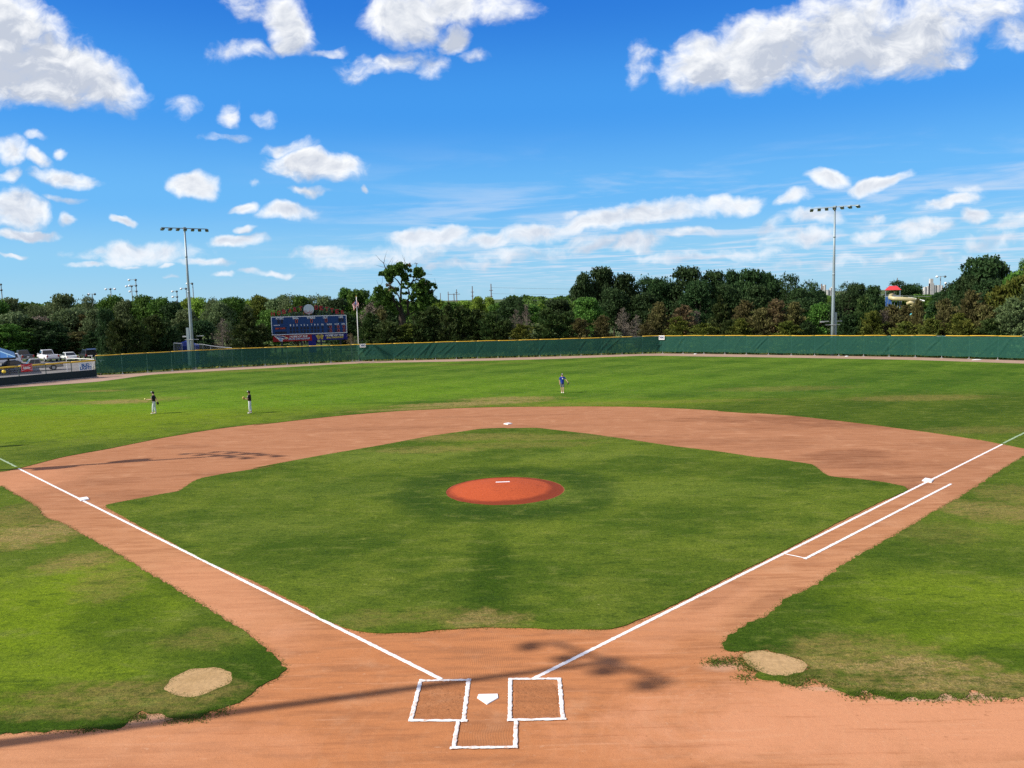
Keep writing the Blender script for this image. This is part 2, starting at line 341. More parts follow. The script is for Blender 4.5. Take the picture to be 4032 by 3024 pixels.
def grass_material(near):
    global PSEL; PSEL=near
    m,t,b,pos=base_mat('turf',.9,.03)
    big=t.noise(pos,.055,4,.6,.4); mid=t.noise(pos,.45,5,.6,.5); fine=t.noise(pos,5.0,5,.7); vf=t.noise(pos,24,4,.75); st=t.noise(t.mapping(pos,rot=(0,0,.5),scale=(1,2.6,1)),2.2,5,.7)
    col=t.mix(t.mr(big,.35,.65),(.056,.100,.010),(.084,.134,.013))
    col=t.mix(t.mr(mid,.30,.72),col,(.118,.160,.020))
    # mower bands
    def bands(a,w,s0,s1):
        x=t.mapping(pos,rot=(0,0,a)); sx=t.n('ShaderNodeSeparateXYZ'); t.l(x,sx.inputs[0])
        wob=t.math('MULTIPLY',t.math('SUBTRACT',mid,.5),.9)
        return t.mr(t.math('SINE',t.math('ADD',t.math('MULTIPLY',sx.outputs[0],PI/w),wob)),-.35,.35,s0,s1)
    bd=bands(R_(45),3.6,0,1); bd2=bands(R_(-62),4.5,0,1)
    col=t.mix(t.math('MULTIPLY',bd,.52),col,(.040,.082,.008))
    col=t.mix(t.math('MULTIPLY',bd2,.34),col,(.124,.172,.020))
    wn=t.math('MULTIPLY',t.math('SUBTRACT',t.noise(pos,.55,5,.65),.5),2.4)
    wn2=t.math('MULTIPLY',t.math('SUBTRACT',t.noise(pos,1.6,5,.7,.3),.5),3.2)
    # lush, bright turf on the third base side of the outfield
    lush=patches(t,pos,wn,[E_(60,905,22,14,.8),E_(420,880,18,9,.55),E_(700,850,22,10,.5),E_(40,1330,5,5,.75),E_(1150,830,22,12,.3),E_(10,1480,4,3,.6),E_(2150,1330,5,4,.5),E_(1350,870,14,3,.4)])
    col=t.mix(lush,col,(.150,.225,.010))
    dark=patches(t,pos,wn,[E_(1700,900,26,7,.55),E_(2000,890,22,12,.5),E_(2150,830,30,16,.35),E_(1900,1020,6,3,.55),E_(1640,1010,7,2,.4),
        E_(1062,1240,.75,5.0,.9),E_(1045,1180,.7,3,.6),E_(1065,1325,1.3,.9,.8),E_(250,1330,1.4,3.5,.5,.5),E_(560,1440,1.3,1.4,.75,.3),E_(440,1370,1.2,2,.45),E_(130,1565,6,.7,.95),E_(340,1545,2.4,.5,.9),E_(540,1480,1.6,1.1,.95),E_(500,1525,1.5,.4,.9),E_(560,1420,.8,1.0,.8),E_(200,1500,4,.8,.55),E_(1600,1400,1.8,1.1,.85),E_(1700,1370,2.0,1.4,.5),E_(1850,1470,2.4,.5,.7),E_(2100,1495,3.0,.35,.8),E_(1950,1500,2.0,.3,.8),E_(1750,1460,1.0,.4,.8),E_(470,1330,.8,1.6,.5,.6),E_(380,1260,.9,2,.5,.7),E_(2000,1330,3,1.2,.35),E_(1800,1310,2,1.5,.35),E_(2180,1420,2,.8,.5),E_(1720,1290,1.2,5,.45,-.7),
        E_(120,1110,1.4,3.0,.6,.8),E_(420,1070,6,2,.25),E_(1150,935,7,1.6,.4),E_(620,1130,4,2.5,.25),E_(2100,1210,3,2,.3),E_(760,1160,5,3,.2),E_(1500,1240,4,2.5,.25),E_(880,870,8,.8,.4),E_(1300,885,10,.8,.5)])
    col=t.mix(dark,col,(.033,.070,.006))
    sy=t.n('ShaderNodeSeparateXYZ'); t.l(pos,sy.inputs[0]); col=t.mix(t.mr(sy.outputs[1],46,54,0,.6),col,t.mix(1.0,col,(.80,1.18,1.0),'MULTIPLY'))
    # dark, damp ring round the mound
    sp=t.n('ShaderNodeVectorMath',operation='DISTANCE'); t.l(pos,sp.inputs[0]); sp.inputs[1].default_value=(.07,19.3,0)
    rr=t.math('ADD',sp.outputs['Value'],t.math('MULTIPLY',t.math('SUBTRACT',mid,.5),2.2))
    ring=t.math('MULTIPLY',t.mr(rr,2.0,3.8),t.mr(rr,5.9,4.5)); col=t.mix(t.math('MULTIPLY',ring,t.mr(mid,.3,.6,.6,.92)),col,(.028,.064,.008))
    lite=patches(t,pos,wn2,[E_(830,985,5,2.2,.4),E_(1240,985,4,1.5,.35),E_(1180,1075,2,1.5,.4),E_(700,1060,5,2,.2),E_(1430,1060,6,2,.25),E_(560,1140,4,2,.25)])
    col=t.mix(lite,col,(.15,.20,.035))
    dry=patches(t,pos,wn2,[E_(1020,872,7.5,1.6,.9,.12),E_(920,882,7,.8,.75,.2),E_(1100,862,5,1.8,.8,0),E_(262,868,4.2,2.1,.85),E_(180,870,6,2,.35),E_(215,845,3.2,1.2,.6),E_(335,862,4,2,.35),
        E_(1690,840,7,2.2,.35),E_(1985,860,6,2.0,.55),E_(1380,870,14,1.2,.3),E_(480,803,20,1.5,.35),E_(330,808,10,1.0,.4),E_(900,790,20,1.2,.3),E_(2120,930,5,1.5,.35),
        E_(1010,945,5.2,1.5,.55),E_(930,972,3.5,1.3,.5),E_(1130,962,5,1.2,.35),E_(1200,945,5,1.2,.45),E_(1040,1340,1.3,.8,.75),E_(940,1330,1.7,.6,.35),E_(790,1340,1.0,.8,.35),
        E_(70,1155,2.4,2.2,.85,.6),E_(170,1215,1.5,1.2,.7,.5),E_(20,1120,2.5,3,.55),E_(230,1260,1.2,2,.4,.5),E_(300,1500,2.8,.8,.6),E_(380,1500,1.6,.6,.6),E_(200,1535,3.0,.45,.5),E_(440,1380,1.3,.8,.35),
        E_(1850,1400,2.0,.9,.6),E_(1770,1430,1.4,.8,.7),E_(1950,1440,2.4,.7,.85),E_(2080,1475,2.4,.6,.8),E_(2180,1490,1.5,.6,.7),E_(1800,1470,1.2,.5,.7),E_(2150,1105,2.6,1.8,.7,-.5),E_(2210,1070,2,2,.5),E_(2030,1150,2,1.5,.25)])
    col=t.mix(t.math('MULTIPLY',dry,t.mr(st,.32,.55,.15,1)),col,(.235,.175,.062))
    col=t.mix(t.math('MULTIPLY',t.mr(dry,.55,1.0),t.mr(vf,.45,.62)),col,(.36,.26,.13))
    mot=t.noise(t.mapping(pos,rot=(0,0,.35),scale=(.8,1.9,1)),.85,7,.74,.35)
    col=t.mix(t.mr(mot,.50,.68,0,.55),col,(.155,.185,.042)); col=t.mix(t.mr(mot,.48,.34,0,.60),col,(.035,.068,.010))
    # blades: fine light and dark, tufts a hand wide, clumps of clover
    tuft=t.noise(t.mapping(pos,rot=(0,0,.2),scale=(1,1.9,1)),3.6,5,.72,.25); g1=t.noise(pos,11,4,.75)
    col=t.mix(t.mr(tuft,.52,.78,.0,.75),col,t.mix(1.0,col,(1.75,1.55,1.3),'MULTIPLY'))
    col=t.mix(t.mr(tuft,.50,.24,.0,.80),col,t.mix(1.0,col,(.42,.50,.5),'MULTIPLY'))
    col=t.mix(t.mr(g1,.52,.74,.0,.65),col,t.mix(1.0,col,(1.8,1.65,1.4),'MULTIPLY'))
    col=t.mix(t.mr(g1,.50,.28,.0,.75),col,t.mix(1.0,col,(.40,.46,.45),'MULTIPLY'))
    col=t.mix(t.mr(vf,.55,.30,.0,.6),col,t.mix(1.0,col,(.5,.55,.5),'MULTIPLY'))
    col=t.mix(1.0,col,(1.10,1.08,1.0),'MULTIPLY')
    spk=t.math('MULTIPLY',t.mr(t.noise(pos,7,2,.5),.70,.74),t.mr(mid,.5,.6)); col=t.mix(t.math('MULTIPLY',spk,.5),col,(.26,.28,.09))
    t.l(col,b.inputs['Base Color'])
    h=t.math('ADD',t.math('MULTIPLY',fine,.5),t.math('ADD',vf,t.math('MULTIPLY',st,.5))); bump(t,b,t.math('ADD',h,t.math('MULTIPLY',tuft,1.2)),.6,.06)
    return m
def in_out(x,y,r): return math.hypot(x-.07,y-19.4)+r>26
def in_inf(x,y,r): return abs(x)-r<y*.95+1 and math.hypot(x,y-19.4)-r<20 and (abs(x)<y*.8+3 or r>2)
def in_l(x,y,r): return x<0 and y<abs(x)+2+r and y<30
def in_r(x,y,r): return x>0 and y<abs(x)+2+r and y<30
TURF_OUT=grass_material(in_out); TURF_IN=grass_material(in_inf); TURF_L=grass_material(in_l); TURF_R=grass_material(in_r); PSEL=None

def dirt_material():
    m,t,b,pos=base_mat('clay dirt',.95,.03)
    big=t.noise(pos,.10,4,.6,.5); mid=t.noise(pos,.8,6,.6,.4); fine=t.noise(pos,9,5,.7); vf=t.noise(pos,45,4,.7)
    # more orange round home, pinker out by the bases
    d=t.n('ShaderNodeVectorMath',operation='DISTANCE'); t.l(pos,d.inputs[0]); d.inputs[1].default_value=(-.3,0,0)
    near=t.mr(d.outputs['Value'],9,3.5)
    col=t.mix(t.mr(big,.3,.7),(0.437,0.203,0.096),(0.483,0.236,0.118))
    col=t.mix(near,col,(.455,.186,.076))
    far=t.mr(d.outputs['Value'],16,30); col=t.mix(t.math('MULTIPLY',far,.75),col,(0.361,0.167,0.088))
    st=t.noise(t.mapping(pos,rot=(0,0,-.25),scale=(.35,2.2,1)),1.3,6,.68,.25)
    col=t.mix(t.mr(st,.58,.34,0,.72),col,(0.302,0.128,0.059))
    col=t.mix(t.mr(mid,.50,.78,0,.45),col,(0.538,0.297,0.167))
    wn=t.math('MULTIPLY',t.math('SUBTRACT',t.noise(pos,.7,6,.68,.3),.5),2.6)
    pink=patches(t,pos,wn,[E_(1950,1560,7,2.0,.9),E_(1600,1600,4,1.2,.4),E_(300,1620,4,1.2,.45),E_(480,1290,1.4,5,.5,.7),E_(1480,1330,1.0,4,.4,-.75),E_(30,1040,3,4,.5)])
    col=t.mix(pink,col,(.56,.258,.134))
    dark=patches(t,pos,wn,[E_(1720,905,9,2.0,.75,-.12),E_(1560,905,6,1.2,.45),E_(1880,918,8,1.6,.8,-.22),E_(1500,955,9,1.3,.4),E_(1830,985,3.2,1.7,.75,.3),E_(1860,1003,3,1.2,.7),E_(1900,1035,3.0,.9,.65),E_(1940,1050,1.5,.6,.85),
        E_(1670,965,3,1,.35),E_(1990,1005,4,1.1,.3),E_(1660,925,5,1,.4),E_(520,1020,5,.6,.45,.22),E_(640,1030,6,.5,.4,.22),E_(400,965,2.5,.7,.5),E_(600,905,6,.6,.35),E_(830,925,7,1.0,.35),E_(280,1070,2.3,1.3,.45),E_(470,1180,.7,1.6,.4,.7),
        E_(610,1270,.9,2.0,.45,.7),E_(240,1040,2.5,1,.35),E_(1560,1280,.45,2.2,.4,-.75),E_(1640,1310,.3,1.8,.4,-.75),E_(1020,900,10,.5,.3),E_(1170,920,5,.7,.3),E_(1310,945,6,.7,.4),E_(2080,960,4,1.2,.3)])
    col=t.mix(t.math('MULTIPLY',dark,t.mr(st,.30,.60,1.1,.55)),col,(0.181,0.074,0.037))
    # drag and scrape rings on the right of home
    for (cx,cy,k,a) in ((*G(1640,1560),9.0,.06),(*G(1000,1600),6.5,.05)):
        dv=t.n('ShaderNodeVectorMath',operation='DISTANCE'); t.l(pos,dv.inputs[0]); dv.inputs[1].default_value=(cx,cy,0)
        wv=t.math('SINE',t.math('ADD',t.math('MULTIPLY',dv.outputs['Value'],k*2),t.math('MULTIPLY',mid,7)))
        f=t.math('MULTIPLY',t.mr(wv,.5,1,0,a),t.mr(dv.outputs['Value'],4.2,2.2)); col=t.mix(f,col,(0.571,0.333,0.186))
    # pale tan strip where the grass thins out
    tan=patches(t,pos,wn,[(*G(318,1553),.75,.22,.15,.45),(*G(380,1540),.4,.15,.2,.6),(*G(1690,1440),.5,.3,0,.5),(*G(1850,1490),1.2,.15,-.1,.5),(*G(2050,1505),1.8,.2,0,.6),(*G(1560,1440),.6,.3,0,.4)])
    col=t.mix(tan,col,(0.470,0.333,0.235))
    # raked ribs in front of the plate and in the catcher's box
    sx=t.n('ShaderNodeSeparateXYZ'); t.l(pos,sx.inputs[0]); X,Y=sx.outputs[0],sx.outputs[1]
    def rect(x0,x1,y0,y1,e=.08):
        wx=t.math('ADD',X,t.math('MULTIPLY',t.math('SUBTRACT',mid,.5),.5)); wy=t.math('ADD',Y,t.math('MULTIPLY',t.math('SUBTRACT',mid,.5),.5))
        a=t.math('MULTIPLY',t.mr(wx,x0-e,x0+e),t.mr(wx,x1+e,x1-e)); c=t.math('MULTIPLY',t.mr(wy,y0-e,y0+e),t.mr(wy,y1+e,y1-e)); return t.math('MULTIPLY',a,c)
    xw=t.math('ADD',X,t.math('MULTIPLY',t.math('SINE',t.math('MULTIPLY',Y,9)),.018)); rib=t.math('SINE',t.math('MULTIPLY',xw,2*PI/.052))
    q0=G(*c6([(560,345)])[0]); q1=G(*c6([(1060,670)])[0]); q2=G(*c6([(560,1020)])[0]); q3=G(*c6([(950,1170)])[0])
    q4=G(*c6([(240,345)])[0]); q5=G(*c6([(1640,400)])[0])
    rm=t.math('MAXIMUM',t.math('MAXIMUM',rect(q0[0],q1[0],q1[1],q0[1]),rect(q2[0],q3[0],q3[1],q2[1],.03)),t.math('MULTIPLY',rect(q4[0],q5[0],q5[1],q4[1]+.05),.5))
    rm=t.math('MULTIPLY',rm,t.mr(mid,.32,.55,.35,1)); col=t.mix(t.math('MULTIPLY',t.mr(rib,0,1),t.math('MULTIPLY',rm,.09)),col,(0.252,0.108,0.044))
    # cleat marks, scuffs and loose pebbles
    ck=t.noise(t.mapping(pos,rot=(0,0,.6),scale=(1,1.7,1)),5.5,4,.7,.5); zone=t.mr(t.noise(pos,.35,4,.6),.42,.60)
    col=t.mix(t.math('MULTIPLY',t.mr(ck,.62,.70),t.math('MULTIPLY',zone,.55)),col,(0.277,0.117,0.054)); col=t.mix(t.math('MULTIPLY',t.mr(ck,.38,.30),t.math('MULTIPLY',zone,.5)),col,(0.588,0.360,0.225))
    pb=t.noise(pos,30,2,.5); col=t.mix(t.math('MULTIPLY',t.mr(pb,.74,.78),.7),col,(0.168,0.081,0.049)); col=t.mix(t.math('MULTIPLY',t.mr(pb,.26,.22),.6),col,(0.630,0.450,0.343))
    dg=t.noise(t.mapping(pos,rot=(0,0,-.785),scale=(.22,3.4,1)),1.5,5,.7); dg2=t.noise(t.mapping(pos,rot=(0,0,.785),scale=(.22,3.4,1)),1.5,5,.7)
    lr=t.mr(X,-2,2); dgm=t.math('ADD',t.math('MULTIPLY',dg,lr),t.math('MULTIPLY',dg2,t.math('SUBTRACT',1.0,lr)))
    col=t.mix(t.mr(dgm,.55,.68,0,.38),col,(.60,.31,.17)); col=t.mix(t.mr(dgm,.45,.32,0,.45),col,(.33,.125,.055))
    # trodden, darker earth inside the batter's boxes
    def box_mask(a,b_): p,q=G(*c6([a])[0]),G(*c6([b_])[0]); return rect(p[0],q[0],q[1],p[1],.03)
    bm=t.math('MAXIMUM',box_mask((275,712),(600,985)),box_mask((955,705),(1290,975)))
    cm=t.math('MULTIPLY',rect(q2[0]-.1,q3[0]+.1,q3[1]-.15,q2[1]+.1,.03),.6)
    col=t.mix(t.math('MULTIPLY',t.math('MAXIMUM',bm,cm),t.mr(fine,.25,.7,.10,.60)),col,(0.277,0.113,0.047))
    clod=t.math('MULTIPLY',t.mr(t.noise(pos,14,3,.6),.60,.68),bm); col=t.mix(t.math('MULTIPLY',clod,.6),col,(0.134,0.054,0.025))
    col=t.mix(t.mr(fine,.30,.70,.0,.20),col,t.mix(1.0,col,(1.3,1.3,1.3),'MULTIPLY'))
    col=t.mix(t.mr(vf,.62,.34,.0,.38),col,t.mix(1.0,col,(.6,.6,.6),'MULTIPLY'))
    t.l(col,b.inputs['Base Color'])
    h=t.math('ADD',t.math('ADD',t.math('MULTIPLY',vf,.35),t.math('MULTIPLY',fine,.5)),t.math('MULTIPLY',mid,.7))
    h=t.math('ADD',h,t.math('MULTIPLY',t.math('MULTIPLY',rib,rm),.06)); h=t.math('ADD',h,t.math('MULTIPLY',t.math('MULTIPLY',fine,bm),1.1))
    bump(t,b,h,.5,.03); return m
DIRT=dirt_material()
def simple_ground(name,c0,c1,c2,s=.3):
    m,t,b,pos=base_mat(name); a=t.noise(pos,s,6,.65,.3); f=t.noise(pos,8,5,.7); st=t.noise(t.mapping(pos,scale=(.4,2,1)),s*3,5,.65)
    col=t.mix(t.mr(a,.3,.7),c0,c1); col=t.mix(t.mr(st,.45,.7,0,.6),col,c2); col=t.mix(t.mr(f,.62,.35,0,.45),col,t.mix(1.0,col,(.6,.6,.6),'MULTIPLY')); t.l(col,b.inputs['Base Color']); bump(t,b,f,.4,.04); return m
TRACK=simple_ground('warning track grit',(.36,.245,.185),(.42,.29,.22),(.29,.185,.14))
WILD=simple_ground('rough grass beyond the field',(.060,.105,.022),(.095,.130,.035),(.13,.12,.05),.08)
LOT=simple_ground('gravel lot',(.20,.195,.185),(.25,.24,.225),(.17,.165,.155),.15)
TAN=simple_ground('pale worn earth',(.42,.275,.125),(.49,.325,.16),(.36,.23,.10),.8)

# ------------------------------------------------------------------ ground sheets
me=bpy.data.meshes.new('ground'); s_=9000
me.from_pydata([(-s_,-60,-.08),(s_,-60,-.08),(s_,s_,-.08),(-s_,s_,-.08),(-s_,-s_,-.08),(s_,-s_,-.08)],[],[(0,1,2,3),(4,5,1,0)]); me.update()
tag(link('ground',me,WILD),kind='structure')
dirt_out=[(-75,-9.5),(75,-9.5),(75,15)]+[extend((18,18),(40,40),12)]+[(45,60),(-45,60)]+[extend((-18,18),(-40,40),12)]+[(-75,15)]
sheet('infield_dirt',dirt_out,0.0,DIRT)
trk=foot[::-1]+[ (x,y) for x,y in wall_foot[::-1][0:]]
allfoot=wall_foot+foot
sheet('warning_track',[(x,y) for x,y in allfoot]+track_in[::-1],0.004,TRACK)
of_in=smooth_line(arc,False,.3)
of=smooth_line(track_in,False,1.0)
rtail=[(62,38),(80,60)]; ltail=[(-80,60),(-58,38)]
outfield=of_in[::1]
lf=[G(*cA([(0,760)])[0])]; rf=[G(*cB([(2212,545)],2832)[0])]
GZ=.022
def turf(name,pts,amp,m,holes=()):
    return sheet(name,ragged(pts,amp),GZ-(.008 if name=='foul_grass' else 0),m,holes,.05)
aL,aR=of_in[0],of_in[-1]
turf('outfield_grass',of_in+[(aR[0]+9,aR[1]+6),(70,55)]+of[::-1]+[(-70,52),(aL[0]-9,aL[1]+6)],.03,TURF_OUT)
mound_c,mound_r=(.07,19.45),2.72
hole=[(mound_c[0]+(mound_r-.03)*math.cos(2*PI*i/120),mound_c[1]+(mound_r-.03)*math.sin(2*PI*i/120)*1.0) for i in range(120)]
turf('infield_grass',smooth_line(infield,True,.10),.02,TURF_IN,holes=(ragged(hole,.02),))
fl0,fr0=foulL[0],foulR[0]
def arc_ext(p,dx): return p
L=smooth_line(foulL,False,.07); Rr=smooth_line(foulR,False,.07)
dL=(Vector(foulL[0])-Vector(foulL[2])).normalized(); dR=(Vector(foulR[0])-Vector(foulR[2])).normalized()
circL=P(c8([(1020,655),(1080,580),(1180,535),(1330,520),(1420,540),(1447,570),(1430,620),(1330,660),(1240,700),(1180,705),(1080,690)]))
circR=P(c7([(500,430),(640,410),(760,435),(870,470),(903,500),(860,545),(780,565),(700,560),(600,530),(530,490)]))
turf('foul_grass',[ (foulL[0][0]+dL.x*22,foulL[0][1]+dL.y*22) ]+L+[(-45,L[-1][1]-.3),(-45,30)],.045,TURF_L,holes=(ragged(smooth_line(circL,True,.08),.03),))
turf('foul_grass',[ (foulR[0][0]+dR.x*22,foulR[0][1]+dR.y*22) ]+Rr+[(45,Rr[-1][1]-.2),(45,30)],.05,TURF_R)
sheet('worn_circle',smooth_line([((x-np.mean([c[0] for c in circL]))*1.06+np.mean([c[0] for c in circL]),(y-np.mean([c[1] for c in circL]))*1.06+np.mean([c[1] for c in circL])) for x,y in circL],True,.1),.010,TAN)
sheet('worn_circle',ragged(smooth_line(circR,True,.1),.03),.012,TAN)
sheet('parking_lot',[G(-120,795),G(-60,781),G(60,779),G(215,776),G(330,792),extend(foot[1],foot[0],1.2),(wall_foot[1][0]-2,wall_foot[1][1]+.5),(wall_foot[0][0]-3,wall_foot[0][1]),(-130,60)],-.03,LOT)

# ------------------------------------------------------------------ chalk, plate, bases, mound
def chalk_material(name,a,dirt):
    m,t,b,pos=base_mat(name,.85,.2); n1=t.noise(pos,6,5,.75); n2=t.noise(pos,22,4,.7)
    f=t.mr(t.math('ADD',t.math('MULTIPLY',n1,.6),t.math('MULTIPLY',n2,.4)),.47,.66,0,dirt)
    t.l(t.mix(f,a,(.50,.30,.19)),b.inputs['Base Color']); bump(t,b,n2,.4,.01); return m
CHALK=chalk_material('chalk',(.84,.83,.82),.55); CHALKW=chalk_material('trodden chalk',(.80,.79,.78),1.0)
PAINT=chalk_material('faded grass paint',(.30,.40,.24),.0)
STZ=[0.0]
def strip(name,p,q,w,z,m,amp=.005,h=.006):
    STZ[0]+=.0011; z+=STZ[0]
    p=Vector(p);q=Vector(q);L=(q-p).length;n=max(2,int(L/.06)); d=(q-p).normalized(); nn=Vector((-d.y,d.x))
    vs=[];fs=[]; ja=RN.normal(0,amp,n+1); jb=RN.normal(0,amp,n+1)
    for i in range(n+1):
        c=p+d*(L*i/n); a=c+nn*(w/2+ja[i]); b_=c-nn*(w/2+jb[i])
        vs+=[(a.x,a.y,z),(a.x*.75+b_.x*.25,a.y*.75+b_.y*.25,z+h),(a.x*.25+b_.x*.75,a.y*.25+b_.y*.75,z+h),(b_.x,b_.y,z)]
    for i in range(n):
        for k in range(3): fs.append((4*i+k+1,4*i+k,4*i+4+k,4*i+5+k))
    me=bpy.data.meshes.new(name); me.from_pydata(vs,[],fs); me.update(); return tag(link(name,me,m),kind='structure')
g6=lambda x,y: G(*c6([(x,y)])[0]); gD=lambda x,y: G(*cB([(x,y)],2832)[0]); gA=lambda x,y: G(*cA([(x,y)])[0])
strip('foul_line',g6(1108,686),gD(2058,458),.110,.003,CHALK); strip('foul_line',g6(440,692),gA(120,628),.110,.003,CHALK)
e1=gD(2058,458); e0=gA(120,628)
strip('painted_foul_line',extend(g6(1108,686),e1,.05),extend(g6(1108,686),e1,62),.12,GZ+.008,PAINT,.02,.004)
strip('painted_foul_line',extend(g6(440,692),e0,.05),extend(g6(440,692),e0,62),.12,GZ+.008,PAINT,.02,.004)
strip('running_lane_line',gD(1683,748),gD(618,1294),.110,.003,CHALK); strip('running_lane_line',gD(625,1288),gD(478,1257),.06,.006,CHALK)
for box in (((288,702),(655,698)),((636,690),(598,1005)),((628,994),(200,992)),((214,1000),(290,695)),((925,692),(1308,689)),((1293,685),(1322,990)),((1345,982),(915,991)),((934,1000),(940,688))):
    strip('batters_box_line',g6(*box[0]),g6(*box[1]),.088,.004,CHALKW,.006)
for box in (((560,998),(524,1203)),((500,1193),(992,1188)),((974,1195),(981,988))):
    strip('catchers_box_line',g6(*box[0]),g6(*box[1]),.082,.004,CHALKW,.006)
RUB=mat('white rubber',(.84,.84,.84),.5,.4,var=.05,scale=12)
def slab(name,pts,z0,z1,m,label,cat,group=None,bev=.012):
    cx=sum(p[0] for p in pts)/len(pts); cy=sum(p[1] for p in pts)/len(pts)
    bm=bmesh.new(); vb=[bm.verts.new((x-cx,y-cy,0)) for x,y in pts]; f=bm.faces.new(vb)
    r=bmesh.ops.extrude_face_region(bm,geom=[f]); bmesh.ops.translate(bm,verts=[v for v in r['geom'] if isinstance(v,bmesh.types.BMVert)],vec=(0,0,z1-z0))
    bmesh.ops.recalc_face_normals(bm,faces=bm.faces[:])
    bmesh.ops.bevel(bm,geom=[e for e in bm.edges if all(v.co.z>(z1-z0)/2 for v in e.verts)],offset=bev,segments=2,affect='EDGES')
    me=bpy.data.meshes.new(name); bm.to_mesh(me); bm.free(); o=link(name,me,m); o.location=(cx,cy,z0); return tag(o,label,cat,group)
hp=[g6(*a) for a in ((770,876),(852,829),(848,800),(708,803),(698,828))]
slab('home_plate',hp,0,.02,RUB,'white five sided home plate set in the dirt between the chalked boxes','home plate',bev=.006)
hb='white square bases'
def base(name,pts,h,label): 
    h=.05; p=[G(x/K,y/K,h) for x,y in pts]; slab(name,p,0,h,RUB,label,'base',hb,.015)
base('base_bag',[(306.1,1960.6),(318.7,1969.9),(352.2,1962.6),(343.1,1955.0)],.08,'thick white base on the left foul line near the left edge of the infield')
base('base_bag',[(3677.5,1886.5),(3667.6,1897.2),(3630.5,1889.8),(3642.3,1880.2)],.08,'thick white base on the right foul line beside the end of the running lane')
c2=G(2000/K,1667.2/K,.05); d_=.30
slab('base_bag',[(c2[0]+d_,c2[1]),(c2[0],c2[1]+d_),(c2[0]-d_,c2[1]),(c2[0],c2[1]-d_)],0,.07,RUB,'small white base standing alone in the dirt beyond the mound','base',hb,.015)
def mound_mat():
    m,t,b,pos=base_mat('red mound clay',.9,.12)
    d=t.n('ShaderNodeVectorMath',operation='DISTANCE'); t.l(t.vmath('MULTIPLY',pos,(1,1,0)),d.inputs[0]); d.inputs[1].default_value=(*mound_c,0)
    nz=t.noise(pos,2.2,5,.65,.3); f=t.noise(pos,12,5,.7); sc=t.noise(t.mapping(pos,scale=(1,2.2,1)),2.6,5,.72,.6)
    dd=t.math('ADD',d.outputs['Value'],t.math('MULTIPLY',t.math('SUBTRACT',nz,.5),.45))
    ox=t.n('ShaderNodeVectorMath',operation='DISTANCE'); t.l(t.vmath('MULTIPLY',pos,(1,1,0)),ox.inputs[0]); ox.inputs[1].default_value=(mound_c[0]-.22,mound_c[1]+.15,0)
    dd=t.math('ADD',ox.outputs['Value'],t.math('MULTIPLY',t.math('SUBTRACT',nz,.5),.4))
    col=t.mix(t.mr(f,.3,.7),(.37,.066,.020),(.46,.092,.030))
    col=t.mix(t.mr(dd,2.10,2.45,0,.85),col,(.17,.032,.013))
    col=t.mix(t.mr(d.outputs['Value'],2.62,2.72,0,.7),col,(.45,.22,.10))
    col=t.mix(t.mr(sc,.58,.68,0,.65),col,(.19,.036,.014)); t.l(col,b.inputs['Base Color']); bump(t,b,t.math('ADD',t.math('MULTIPLY',f,.5),sc),.6,.03); return m
vs=[];fs=[];NR,NA=28,96
def mz(x,y):
    r=math.hypot(x,y)/mound_r; t=max(0,min(1,(1-r)/.78)); return .006+.235*(t*t*(3-2*t))*.5+.235*t*.5*(1 if True else 0)
for i in range(NR+1):
    for k in range(NA):
        r=mound_r*i/NR; a=2*PI*k/NA; x,y=r*math.cos(a),r*math.sin(a); vs.append((x,y,mz(x,y)+random.uniform(-.004,.004)))
for i in range(NR):
    for k in range(NA): fs.append((i*NA+k,(i+1)*NA+k,(i+1)*NA+(k+1)%NA,i*NA+(k+1)%NA))
me=bpy.data.meshes.new('pitchers_mound'); me.from_pydata(vs,[],fs); me.polygons.foreach_set('use_smooth',[True]*len(fs)); me.update()
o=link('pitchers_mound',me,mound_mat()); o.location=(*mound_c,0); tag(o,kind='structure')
zr=.215; a=G(1952.5/K,1902/K,zr); b=G(2008/K,1899.8/K,zr); w=(Vector(b)-Vector(a)); nn=Vector((-w.y,w.x)).normalized()*.17
slab('pitching_rubber',[a,b,(b[0]+nn.x,b[1]+nn.y),(a[0]+nn.x,a[1]+nn.y)],zr-.03,zr+.025,RUB,'narrow white pitching slab on top of the red clay mound','pitching slab',bev=.01)

